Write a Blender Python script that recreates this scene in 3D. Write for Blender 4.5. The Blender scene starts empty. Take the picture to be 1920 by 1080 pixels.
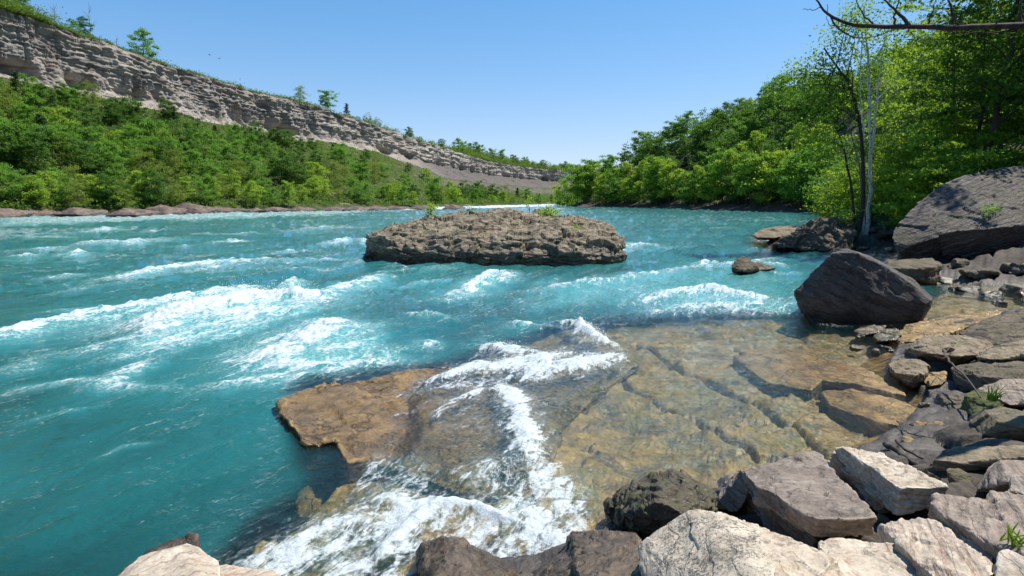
import bpy, bmesh, math, random
import numpy as np
from mathutils import Vector
from mathutils.bvhtree import BVHTree

# ------------------------------------------------------------------ camera, sky, sun, exposure
S = bpy.context.scene
COL = S.collection
F = 1144.0                      # focal length in pixels of the 1920-wide photograph
PITCH = math.atan(165.0 / F)
CAMZ = 3.0
cam = bpy.data.objects.new("camera", bpy.data.cameras.new("camera"))
COL.objects.link(cam)
cam.location = (0, 0, CAMZ)
cam.rotation_euler = (math.pi / 2 - PITCH, 0, 0)
cam.data.sensor_width = 36
cam.data.lens = 36 * F / 1920
cam.data.clip_start = 0.05
cam.data.clip_end = 6000
S.camera = cam

SUN_AZ, SUN_EL = math.radians(66), math.radians(58)
world = bpy.data.worlds.new("World")
S.world = world
world.use_nodes = True
wn = world.node_tree
sky = wn.nodes.new('ShaderNodeTexSky')
sky.sky_type = 'NISHITA'
sky.sun_disc = False
sky.sun_elevation = SUN_EL
sky.sun_rotation = SUN_AZ
sky.air_density = 1.0
sky.dust_density = 0.0
sky.ozone_density = 3.0
bg = wn.nodes['Background']
hs = wn.nodes.new('ShaderNodeHueSaturation')
hs.inputs['Saturation'].default_value = 1.3
wn.links.new(sky.outputs[0], hs.inputs['Color'])
v1 = wn.nodes.new('ShaderNodeVectorMath'); v1.operation = 'MULTIPLY_ADD'      # rolls off the bright horizon of the clear sky
v1.inputs[1].default_value = (.20, .165, .105); v1.inputs[2].default_value = (1, 1, 1)
wn.links.new(hs.outputs[0], v1.inputs[0])
v2 = wn.nodes.new('ShaderNodeVectorMath'); v2.operation = 'DIVIDE'
wn.links.new(hs.outputs[0], v2.inputs[0]); wn.links.new(v1.outputs[0], v2.inputs[1])
wn.links.new(v2.outputs[0], bg.inputs[0])
bg.inputs[1].default_value = 0.155
sl = bpy.data.lights.new("sun", 'SUN')
sl.energy = 4.9
sl.angle = math.radians(0.5)
sl.color = (1.0, 0.95, 0.87)
sun = bpy.data.objects.new("sun", sl)
COL.objects.link(sun)
sdir = Vector((math.sin(SUN_AZ) * math.cos(SUN_EL), math.cos(SUN_AZ) * math.cos(SUN_EL), math.sin(SUN_EL)))
sun.rotation_euler = sdir.to_track_quat('Z', 'Y').to_euler()
sun.location = sdir * 50

S.view_settings.view_transform = 'Standard'
S.view_settings.look = 'None'
S.view_settings.exposure = 0.68
S.view_settings.gamma = 1.0
S.cycles.use_denoising = True
S.cycles.max_bounces = 8
S.cycles.transparent_max_bounces = 12
S.cycles.sample_clamp_indirect = 6
S.cycles.sample_clamp_direct = 8

# ------------------------------------------------------------------ pixel -> place
CP, SP = math.cos(PITCH), math.sin(PITCH)
def ray(px, py):
    u, v = (px - 960) / F, (540 - py) / F
    return np.array([u, CP + v * SP, -SP + v * CP])
def H(px, py, z):                                   # the point of that pixel at height z
    d = ray(px, py); t = (z - CAMZ) / d[2]
    return (d[0] * t, d[1] * t, z)
def D(px, py, y):                                   # the point of that pixel at distance y
    d = ray(px, py); t = y / d[1]
    return (d[0] * t, y, CAMZ + d[2] * t)
def project(P):
    P = np.atleast_2d(np.asarray(P, float))
    x, y, z = P[:, 0], P[:, 1], P[:, 2] - CAMZ
    f = y * CP - z * SP; u = y * SP + z * CP
    f = np.where(np.abs(f) < 1e-4, 1e-4, f)
    return np.stack([960 + F * x / f, 540 - F * u / f], -1)

# ------------------------------------------------------------------ noise
def _hash(x, y, z):
    h = (x.astype(np.uint32) * np.uint32(374761393) + y.astype(np.uint32) * np.uint32(668265263) + z.astype(np.uint32) * np.uint32(2147483647 - 5))
    h = (h ^ (h >> np.uint32(13))) * np.uint32(1274126177)
    return h ^ (h >> np.uint32(16))
def perlin(x, y, z=0.0):
    x = np.asarray(x, np.float64); y = np.asarray(y, np.float64) + 0 * x; z = np.asarray(z, np.float64) + 0 * x
    ix, iy, iz = np.floor(x), np.floor(y), np.floor(z)
    fx, fy, fz = x - ix, y - iy, z - iz
    ix, iy, iz = ix.astype(np.int64), iy.astype(np.int64), iz.astype(np.int64)
    u, v, w = [f * f * f * (f * (f * 6 - 15) + 10) for f in (fx, fy, fz)]
    def g(a, b, c):
        h = _hash(ix + a, iy + b, iz + c) & np.uint32(15)
        X, Y, Z = fx - a, fy - b, fz - c
        p = np.where(h < 8, X, Y)
        q = np.where(h < 4, Y, np.where((h == 12) | (h == 14), X, Z))
        return np.where(h & 1, -p, p) + np.where(h & 2, -q, q)
    x00 = g(0, 0, 0) * (1 - u) + g(1, 0, 0) * u
    x10 = g(0, 1, 0) * (1 - u) + g(1, 1, 0) * u
    x01 = g(0, 0, 1) * (1 - u) + g(1, 0, 1) * u
    x11 = g(0, 1, 1) * (1 - u) + g(1, 1, 1) * u
    return (x00 * (1 - v) + x10 * v) * (1 - w) + (x01 * (1 - v) + x11 * v) * w
def fbm(x, y, z=0.0, o=4, gain=0.5, lac=2.03):
    a, s, t = 1.0, 0.0, 0.0
    x = np.asarray(x, float)
    for i in range(o):
        s = s + a * perlin(x, y, z); t += a
        a *= gain; x = x * lac + 17.3; y = np.asarray(y) * lac + 9.1; z = np.asarray(z) * lac + 3.7
    return s / t
def ridged(x, y, z=0.0, o=4):
    a, s, t = 1.0, 0.0, 0.0
    for i in range(o):
        s = s + a * (1 - np.abs(perlin(x, y, z)) * 2); t += a
        a *= .5; x = np.asarray(x) * 2.1 + 7.7; y = np.asarray(y) * 2.1 + 2.2; z = np.asarray(z) * 2.1 + 1.9
    return s / t
def cells(x, y, z):                                  # worley: nearest and second nearest distance, and the nearest cell's id
    x, y, z = [np.asarray(a, float) for a in (x, y, z)]
    ix, iy, iz = [np.floor(a).astype(np.int64) for a in (x, y, z)]
    f1 = np.full(x.shape, 9.0); f2 = f1.copy(); cid = np.zeros(x.shape); cx, cy, cz = cid.copy(), cid.copy(), cid.copy()
    for a in (-1, 0, 1):
        for b in (-1, 0, 1):
            for c in (-1, 0, 1):
                h = _hash(ix + a, iy + b, iz + c)
                jx = (h & np.uint32(1023)) / 1023.0; jy = ((h >> np.uint32(10)) & np.uint32(1023)) / 1023.0; jz = ((h >> np.uint32(20)) & np.uint32(1023)) / 1023.0
                d = np.sqrt((ix + a + jx - x) ** 2 + (iy + b + jy - y) ** 2 + (iz + c + jz - z) ** 2)
                n = d < f1
                f2 = np.where(n, f1, np.minimum(f2, d)); cid = np.where(n, ((h * np.uint32(2654435761)) >> np.uint32(8)) / 2.0 ** 24, cid); f1 = np.where(n, d, f1)
                cx = np.where(n, ix + a + jx - x, cx); cy = np.where(n, iy + b + jy - y, cy); cz = np.where(n, iz + c + jz - z, cz)
    return f1, f2, cid, (cx, cy, cz)
def sstep(a, b, x):
    t = np.clip((x - a) / (b - a), 0, 1); return t * t * (3 - 2 * t)
def seg_dist(x, y, poly, closed=False, vals=None):
    """distance to a polyline, and a value interpolated along it"""
    best = np.full(np.shape(x), 1e9); bv = np.zeros(np.shape(x))
    P = [tuple(p[:2]) for p in poly]; n = len(P)
    for i in range(n if closed else n - 1):
        (ax, ay), (bx, by) = P[i], P[(i + 1) % n]
        dx, dy = bx - ax, by - ay; L = dx * dx + dy * dy + 1e-12
        t = np.clip(((x - ax) * dx + (y - ay) * dy) / L, 0, 1)
        d = np.hypot(x - ax - t * dx, y - ay - t * dy)
        m = d < best
        best = np.where(m, d, best)
        if vals is not None: bv = np.where(m, vals[i] + (vals[i + 1] - vals[i]) * t, bv)
    return (best, bv) if vals is not None else best
def inside(x, y, poly):
    r = np.zeros(np.shape(x), bool); n = len(poly)
    for i in range(n):
        ax, ay = poly[i][:2]; bx, by = poly[(i + 1) % n][:2]
        if ay == by: continue
        c = ((ay > y) != (by > y)) & (x < (bx - ax) * (y - ay) / (by - ay) + ax)
        r ^= c
    return r
def sdist(x, y, poly):                               # positive inside
    d = seg_dist(x, y, poly, True)
    return np.where(inside(x, y, poly), d, -d)

# ------------------------------------------------------------------ meshes
def np_mesh(name, V, Fc, mat=None, smooth=False, attrs=None):
    V = np.ascontiguousarray(V, np.float32).reshape(-1, 3); Fc = np.ascontiguousarray(Fc, np.int32)
    me = bpy.data.meshes.new(name)
    k = Fc.shape[1]
    me.vertices.add(len(V)); me.vertices.foreach_set("co", V.ravel())
    me.loops.add(Fc.size); me.loops.foreach_set("vertex_index", Fc.ravel())
    me.polygons.add(len(Fc)); me.polygons.foreach_set("loop_start", np.arange(0, Fc.size, k, dtype=np.int32))
    if smooth: me.polygons.foreach_set("use_smooth", np.ones(len(Fc), bool))
    for an, av in (attrs or {}).items():
        av = np.asarray(av, np.float32)
        a = me.attributes.new(an, 'FLOAT_VECTOR' if av.ndim == 2 else 'FLOAT', 'POINT')
        a.data.foreach_set("vector" if av.ndim == 2 else "value", av.ravel())
    if mat: me.materials.append(mat)
    me.update(calc_edges=True)
    me.validate()
    return me
def grid_faces(n, m):
    i = np.arange(n * m).reshape(n, m)
    return np.stack([i[:-1, :-1], i[1:, :-1], i[1:, 1:], i[:-1, 1:]], -1).reshape(-1, 4)
def link(name, me, parent=None, loc=None):
    o = bpy.data.objects.new(name, me); COL.objects.link(o)
    if parent: o.parent = parent
    if loc is not None: o.location = loc
    return o
def tag(o, label=None, cat=None, group=None, kind=None):
    for k, v in (("label", label), ("category", cat), ("group", group), ("kind", kind)):
        if v: o[k] = v
    return o

# ------------------------------------------------------------------ node helper
class NT:
    def __init__(s, name):
        s.mat = bpy.data.materials.new(name); s.mat.use_nodes = True
        s.t = s.mat.node_tree; s.t.nodes.clear()
        s.out = s.t.nodes.new('ShaderNodeOutputMaterial')
    def n(s, typ, ins=None, **kw):
        d = s.t.nodes.new('ShaderNode' + typ)
        for k, v in kw.items(): setattr(d, k, v)
        for k, v in (ins or {}).items(): s.put(d.inputs[k], v)
        return d
    def put(s, sock, v):
        if isinstance(v, bpy.types.NodeSocket): s.t.links.new(v, sock)
        elif isinstance(v, bpy.types.Node): s.t.links.new(v.outputs[0], sock)
        else:
            if hasattr(sock.default_value, '__len__') and len(sock.default_value) == 4 and len(v) == 3: v = (*v, 1)
            sock.default_value = v
    def math(s, op, a, b=None, clamp=False):
        i = {0: a}
        if b is not None: i[1] = b
        return s.n('Math', i, operation=op, use_clamp=clamp).outputs[0]
    def mr(s, v, a, b, c=0.0, d=1.0, smooth=False):
        return s.n('MapRange', {0: v, 1: a, 2: b, 3: c, 4: d}, interpolation_type='SMOOTHSTEP' if smooth else 'LINEAR', clamp=True).outputs[0]
    def mix(s, f, a, b, mode='MIX'):
        d = s.t.nodes.new('ShaderNodeMix'); d.data_type = 'RGBA'; d.blend_type = mode
        s.put(d.inputs[0], f); s.put(d.inputs[6], a); s.put(d.inputs[7], b)
        return d.outputs[2]
    def noise(s, vec, scale, detail=4, rough=.55, dist=0.0):
        return s.n('TexNoise', {'Vector': vec, 'Scale': scale, 'Detail': detail, 'Roughness': rough, 'Distortion': dist}).outputs[0]
    def vm(s, op, a, b=None):
        i = {0: a}
        if b is not None: i[1] = b
        d = s.n('VectorMath', None, operation=op)
        s.put(d.inputs[0], a)
        if b is not None:
            if op == 'SCALE': s.put(d.inputs[3], b)
            else: s.put(d.inputs[1], b)
        return d.outputs['Value'] if op in ('DOT_PRODUCT', 'LENGTH') else d.outputs[0]
    def attr(s, name, out='Fac'):
        return s.n('Attribute', attribute_name=name, attribute_type='GEOMETRY').outputs[out]
    def surf(s, sh, disp=None):
        s.put(s.out.inputs[0], sh)
        return s.mat

def mat_rock(name, dark, light, stain=None, stain_amt=0.0, spots=0.0, spot_col=(.05, .045, .04), axis=(0.1, -0.15, 1), scale=1.0, streak=5.0,
             bump=0.5, rough=0.85, wet=0.16, moss=0.0, cav=True):
    m = NT(name)
    P = m.n('NewGeometry').outputs['Position']
    ax = Vector(axis).normalized()
    s = m.vm('DOT_PRODUCT', P, tuple(ax))
    st = m.vm('ADD', P, m.vm('SCALE', tuple(ax), m.math('MULTIPLY', s, streak)))
    n1 = m.noise(P, 1.3 * scale, 6, .6, .3)
    n2 = m.noise(st, 2.2 * scale, 8, .62, .4)
    n3 = m.noise(P, 14 * scale, 8, .7)
    f = m.math('ADD', m.math('MULTIPLY', n1, .45), m.math('ADD', m.math('MULTIPLY', n2, .75), m.math('MULTIPLY', n3, .45)))
    col = m.mix(m.mr(f, .64, 1.0), dark, light)
    # cracks along the bedding
    cr = m.n('TexWave', {'Vector': st, 'Scale': .55 * scale, 'Distortion': 9.0, 'Detail': 5.0, 'Detail Scale': 1.4, 'Detail Roughness': .65}, wave_type='BANDS', bands_direction='Z').outputs[1]
    crk = m.mr(cr, .0, .07)
    col = m.mix(m.math('MULTIPLY', m.math('SUBTRACT', 1.0, crk), .55), col, tuple(c * .35 for c in dark))
    if stain:
        sn = m.noise(m.vm('ADD', st, (3.1, 7.7, 1.3)), 1.7 * scale, 5, .65, .8)
        col = m.mix(m.math('MULTIPLY', m.mr(sn, .56, .68), stain_amt), col, stain)
    if spots:
        sp = m.noise(P, 34 * scale, 5, .75)
        spl = m.noise(m.vm('ADD', P, (9, 2, 5)), 3.0 * scale, 3, .6)
        col = m.mix(m.math('MULTIPLY', m.mr(m.math('ADD', sp, m.math('MULTIPLY', spl, .5)), .74, .84), spots), col, spot_col)
    wear = m.mr(m.math('ADD', m.n('NewGeometry').outputs['Pointiness'], m.math('MULTIPLY', m.math('SUBTRACT', n3, .5), .10)), .515, .585)
    col = m.mix(m.math('MULTIPLY', wear, .5), col, tuple(min(.75, c * 1.55 + .02) for c in light))
    if moss:
        nz = m.n('SeparateXYZ', {0: m.n('NewGeometry').outputs['Normal']}).outputs[2]
        mo = m.math('ADD', m.noise(P, 2.4 * scale, 6, .65), m.math('MULTIPLY', nz, .14))
        col = m.mix(m.math('MULTIPLY', m.mr(mo, .56, .70), moss), col, (.075, .085, .018))
    rg = rough
    if wet:
        z = m.n('SeparateXYZ', {0: P}).outputs[2]
        w = m.math('ADD', z, m.math('MULTIPLY', m.math('SUBTRACT', n1, .5), .5))
        wf = m.mr(w, wet * .6, wet * 1.5, 1.0, 0.0)
        col = m.mix(wf, col, m.mix(.55, col, (.035, .026, .014), 'MULTIPLY'))
        rg = m.mr(wf, 0, 1, rough, .36)
    hgt = m.math('ADD', m.math('MULTIPLY', n2, .8), m.math('ADD', m.math('MULTIPLY', n3, .55), m.math('MULTIPLY', crk, .25)))
    b = m.n('Bump', {'Strength': bump, 'Distance': .10 / scale, 'Height': hgt})
    return m.surf(m.n('BsdfPrincipled', {'Base Color': col, 'Roughness': rg, 'Normal': b.outputs[0], 'Specular IOR Level': .35}))

M = {}
M['pale'] = mat_rock('pale_limestone', (.27, .215, .155), (.58, .495, .385), (.30, .14, .07), .55, .35, (.16, .13, .11), scale=2.2, streak=6, wet=0)
M['lichen'] = mat_rock('pale_lichen_rock', (.34, .28, .205), (.56, .49, .385), None, 0, .95, (.09, .08, .07), scale=2.0, streak=2.5, wet=0)
M['slab'] = mat_rock('brown_grey_slab', (.105, .083, .066), (.26, .213, .172), (.36, .31, .27), .5, .35, (.07, .055, .05), scale=2.0, streak=3, wet=.05)
M['shale'] = mat_rock('reddish_shale_slab', (.21, .16, .12), (.52, .435, .34), (.30, .14, .085), .85, .3, (.14, .11, .10), axis=(.75, -.35, .45), scale=2.2, streak=7, wet=0)
M['grey'] = mat_rock('grey_shale_slab', (.13, .10, .076), (.33, .265, .21), (.46, .385, .30), .5, .3, (.09, .08, .07), axis=(.6, -.3, .6), scale=1.9, streak=6, wet=0)
M['dark'] = mat_rock('dark_wet_boulder', (.028, .021, .014), (.085, .062, .042), (.11, .075, .03), .6, 0, scale=2.5, streak=3, rough=.45, moss=.45, bump=.8)
M['brown'] = mat_rock('brown_wet_rock', (.045, .033, .022), (.125, .092, .062), (.17, .105, .045), .6, 0, scale=2.6, streak=2, rough=.42, wet=.25, bump=.6)
M['char'] = mat_rock('charcoal_boulder', (.032, .029, .028), (.105, .095, .09), (.20, .18, .165), .35, 0, axis=(.5, .1, .85), scale=.8, streak=2.5, bump=.7, wet=.2)
M['big'] = mat_rock('layered_boulder', (.035, .029, .027), (.185, .16, .146), (.14, .095, .075), .6, .3, (.05, .04, .04), axis=(-.36, .1, .93), scale=.55, streak=7, bump=.9, moss=.3, wet=.25)
M['shore'] = mat_rock('shore_slab', (.075, .053, .033), (.31, .24, .165), (.17, .125, .03), .45, .2, (.05, .04, .035), scale=1.6, streak=4, wet=.14, moss=.25)
M['dshore'] = mat_rock('dark_shore_rock', (.035, .026, .018), (.15, .115, .082), (.13, .10, .03), .4, 0, scale=1.2, streak=5, wet=.18, moss=.3)
M['mossy'] = mat_rock('mossy_stone', (.04, .045, .015), (.10, .11, .03), (.07, .05, .03), .4, 0, scale=3, streak=1, moss=.9)
M['olive'] = mat_rock('olive_boulder', (.065, .052, .032), (.17, .135, .085), (.12, .085, .04), .5, 0, scale=1.6, streak=1.5, moss=.25, rough=.7)
M['island'] = mat_rock('island_rock', (.045, .032, .02), (.37, .30, .215), (.16, .12, .035), .5, .25, (.05, .04, .03), axis=(.05, -.2, 1), scale=.9, streak=3, bump=1.0, wet=.55, moss=.3)
M['farshore'] = mat_rock('far_shore_rock', (.06, .04, .032), (.20, .145, .115), (.05, .04, .035), .6, 0, scale=.3, streak=3, wet=.5)
M['ledge'] = mat_rock('amber_ledge', (.07, .044, .018), (.29, .185, .075), (.13, .095, .065), .85, .45, (.05, .035, .015), scale=1.5, streak=1.5, rough=.27, wet=0, bump=.9)
M['amber'] = mat_rock('amber_slab', (.10, .06, .018), (.37, .235, .085), (.13, .12, .02), .7, .2, (.05, .035, .015), scale=1.3, streak=2, rough=.4, wet=0, bump=.8)

# ------------------------------------------------------------------ ground: river bed, beach and right-hand hill in one sheet
px_shore = [(-900, 1500), (300, 1400), (600, 1180), (780, 1085), (1000, 1050), (1130, 1005), (1340, 925), (1560, 875), (1690, 800), (1745, 745), (1660, 690), (1690, 640), (1740, 600), (1960, 578),
            (1990, 548), (1740, 522), (1668, 503), (1600, 470), (1452, 464), (1415, 442), (1530, 428), (1590, 414)]
SHORE = [H(a, b, 0)[:2] for a, b in px_shore] + [(31, 62), (52, 100), (69, 138), (58, 185), (47, 229), (33, 258), (22, 266), (26, 300), (60, 400), (110, 600), (200, 1000)]
LAND = SHORE + [(700, 1000), (700, -120), (-60, -120), (-60, 1.0)]
px_shelf = [(380, 1120), (470, 1010), (560, 950), (650, 872), (640, 840), (532, 755), (560, 730), (700, 708), (830, 694), (950, 650), (1060, 614), (1200, 602), (1340, 590), (1490, 604), (1560, 606), (1700, 596),
            (1760, 556), (1930, 540), (2200, 560), (2200, 1300), (380, 1300)]
SHELF = [H(a, b, -.2)[:2] for a, b in px_shelf]
FISS_ = [([(1375, 655), (1410, 700), (1440, 725), (1560, 748)], .10, .55), ([(1195, 645), (1260, 690), (1360, 735), (1480, 800)], .13, .45), ([(1130, 700), (1200, 745), (1300, 790), (1420, 860)], .09, .35),
        ([(1560, 710), (1640, 722), (1700, 742)], .06, .3), ([(1300, 612), (1420, 616), (1500, 640)], .14, .5), ([(1480, 800), (1540, 850), (1580, 900)], .09, .4), ([(1250, 870), (1400, 850), (1500, 880)], .05, .3)]
FISS = [(p_, w_ * .5, d_ * .42) for p_, w_, d_ in FISS_]
def hill(d, x, y):                                    # beach, then the slope of the hill, a little lower in its middle
    k = np.interp(x / np.maximum(y, 1), [.10, .168, .212, .283, .344, .424, .477, .53, .583, .653, .83], [1.15, .95, .84, .82, .80, .86, .82, .88, .95, 1.03, .88]) * np.interp(y, [285, 330], [1, .4])
    return np.interp(d, [0, 1, 4, 9, 16, 26, 42, 60, 95, 140, 260], [.05, .28, .85, 2.4, 7.5, 18, 33, 43, 52, 56, 60]) * np.where(d > 9, k, 1)
def ground(x, y):
    x = np.asarray(x, float); y = np.asarray(y, float)
    dl = sdist(x, y, LAND)
    n = fbm(x * .5, y * .5, 1.3, 5)
    land = hill(dl, x, y) + n * np.clip(dl * .12, 0.03, 2.0) + fbm(x * .06, y * .06, 4.4, 3) * np.clip(dl * .12 - 1, 0, 6)
    bz = (dl > 0) & (dl < 14) & (y < 80)
    if bz.any():
        f1, f2, cid, _c = cells(x[bz] * 1.5 + .3 * n[bz], y[bz] * 1.5, 0 * x[bz])
        land[bz] += ((cid - .5) * .26 - .16 * np.exp(-((f2 - f1) / .12) ** 2)) * sstep(0.1, 1.2, dl[bz]) + .10 * fbm(x[bz] * 3, y[bz] * 3, 2.0, 4)
    dr = sdist(x, y, SHELF)
    # tilted bedding plates on the shelf
    a, b = x * .82 + y * .57, -x * .57 + y * .82
    w = fbm(x * .45, y * .45, 2.2, 4)
    q = b * .62 + a * .14 + w * 1.3
    fr = q - np.floor(q)
    plate = np.where(fr < .95, fr / .95, (1 - fr) / .05)
    q2 = a * .55 - b * .22 + w * 1.9 + np.floor(q) * .37
    fr2 = q2 - np.floor(q2)
    plate2 = np.where(fr2 < .94, fr2 / .94, (1 - fr2) / .06)
    lid = (_hash(np.floor(q).astype(np.int64), np.floor(q2).astype(np.int64), (q * 0).astype(np.int64)) & np.uint32(255)) / 255.0
    shelf = -.20 - .11 * (1 - plate) - .06 * (1 - plate2) + .08 * (lid - .5) + .16 * fbm(x * .35, y * .35, 7.1, 4) + .05 * fbm(x * 2.3, y * 2.3, 5.0, 5, .6) + .025 * fbm(x * 9, y * 9, 3.0, 4, .6)
    near = np.hypot(x, y) < 26
    for pl, wd, dp in FISS:
        dd = np.full(x.shape, 9.0); dd[near] = seg_dist(x[near] + .26 * fbm(x[near] * 1.6, y[near] * 1.6, .5, 4), y[near] + .26 * fbm(x[near] * 1.6, y[near] * 1.6, 9.5, 4), [H(p[0], p[1], -.3) for p in pl])
        shelf = shelf - dp * np.exp(-(dd / wd) ** 2)
    shelf = np.minimum(shelf, np.where(dl < -.25, -.06, .3))
    deep = -3.2 + .6 * n
    bed = deep + (shelf - deep) * sstep(-.42, .10, dr)
    bed = np.where(dl < 0, np.maximum(bed, np.minimum(-.05 + dl * .55, 0.1)), bed)
    return np.where(dl > 0, np.maximum(land, shelf * 0 - .1), bed)

def polar(az, r):
    A, R = np.meshgrid(np.radians(az), r, indexing='ij')
    return R * np.sin(A), R * np.cos(A)
az = np.concatenate([np.arange(-78, -44, 1.0), np.arange(-44, 44, .13), np.arange(44, 125, 1.2)])
rr = np.concatenate([np.geomspace(.6, 26, 540), np.geomspace(26.4, 1300, 170)])
X, Y = polar(az, rr)
Z = ground(X.ravel(), Y.ravel()).reshape(X.shape)
GV = np.stack([X, Y, Z], -1).reshape(-1, 3); GF = grid_faces(*X.shape)

m = NT('ground_mix')
P = m.n('NewGeometry').outputs['Position']
z = m.n('SeparateXYZ', {0: P}).outputs[2]
n1 = m.noise(P, 1.1, 7, .62, .5); n2 = m.noise(P, 5.5, 7, .65, .4); n3 = m.noise(P, 22, 5, .7)
f = m.math('ADD', m.math('MULTIPLY', n1, .6), m.math('ADD', m.math('MULTIPLY', n2, .5), m.math('MULTIPLY', n3, .2)))
bedc = m.mix(m.mr(f, .52, .80), (.09, .053, .015), (.46, .28, .082))
bedc = m.mix(m.math('MULTIPLY', m.mr(m.noise(m.vm('ADD', P, (5, 1, 2)), 1.6, 5, .6, .6), .53, .66), .75), bedc, (.17, .135, .022))
bedc = m.mix(m.math('MULTIPLY', m.mr(m.noise(m.vm('ADD', P, (8, 3, 4)), 2.3, 6, .65, .8), .57, .68), .8), bedc, (.50, .36, .19))
bedc = m.mix(m.math('MULTIPLY', m.mr(m.noise(m.vm('ADD', P, (1, 13, 4)), 1.9, 7, .68, 1.0), .53, .63), .8), bedc, (.055, .045, .03))
bedc = m.mix(m.mr(z, -.65, -1.1), bedc, (.11, .12, .075))
beach = m.mix(m.mr(f, .5, .8), (.016, .012, .009), (.085, .066, .048))
forest = m.mix(m.mr(f, .5, .8), (.022, .026, .010), (.06, .07, .022))
land = m.mix(m.mr(m.math('ADD', z, m.math('MULTIPLY', n1, 1.5)), 2.0, 3.0), beach, forest)
col = m.mix(m.mr(z, -.13, -.02), bedc, land)
b = m.n('Bump', {'Strength': .8, 'Distance': .05, 'Height': m.math('ADD', n2, m.math('MULTIPLY', n3, .4))})
M['ground'] = m.surf(m.n('BsdfPrincipled', {'Base Color': col, 'Roughness': m.mr(z, .02, .3, .4, .9), 'Normal': b.outputs[0]}))
gobj = tag(link('riverbed', np_mesh('riverbed', GV, GF, M['ground'], True)), kind='structure')

# ------------------------------------------------------------------ rocks
ROCKS = []
def hull_bm(pts):
    bm = bmesh.new()
    vs = [bm.verts.new(p) for p in pts]
    r = bmesh.ops.convex_hull(bm, input=vs)
    bad = [e for e in set(r['geom_interior'] + r['geom_unused']) if isinstance(e, bmesh.types.BMVert) and e.is_valid]
    bmesh.ops.delete(bm, geom=bad, context='VERTS')
    return bm
def prism_bm(top, drop, grow=1.0, shift=(0, 0)):
    bm = bmesh.new()
    c = np.mean(np.array(top), 0)
    tv = [bm.verts.new(p) for p in top]
    bv = [bm.verts.new((c[0] + (p[0] - c[0]) * grow + shift[0], c[1] + (p[1] - c[1]) * grow + shift[1], p[2] - drop)) for p in top]
    f = [bm.faces.new(tv), bm.faces.new(list(reversed(bv)))]
    n = len(tv)
    for i in range(n): f.append(bm.faces.new((tv[i], bv[i], bv[(i + 1) % n], tv[(i + 1) % n])))
    bmesh.ops.triangulate(bm, faces=f)
    bmesh.ops.recalc_face_normals(bm, faces=bm.faces[:])
    return bm
def rock(name, label, cat, solids, mat, vox, amp=.03, freq=3.0, strata=.03, sfreq=9.0, axis=(.1, -.15, 1), block=0.0, bfreq=2.0, seed=0.0, group=None, jag=0.0):
    """solids: list of bmeshes, joined into one closed surface, roughened with layered and blocky relief"""
    allm = bmesh.new(); tmp = bpy.data.meshes.new('tmp')
    for b in solids:
        b.to_mesh(tmp); b.free(); allm.from_mesh(tmp)
    me = bpy.data.meshes.new(name); allm.to_mesh(me); allm.free(); bpy.data.meshes.remove(tmp)
    o = link(name, me); tag(o, label, cat, group)
    md = o.modifiers.new('r', 'REMESH'); md.mode = 'VOXEL'; md.voxel_size = vox
    ROCKS.append((o, mat, amp, freq, strata, sfreq, Vector(axis).normalized(), block, bfreq, seed, jag))
    return o
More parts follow.
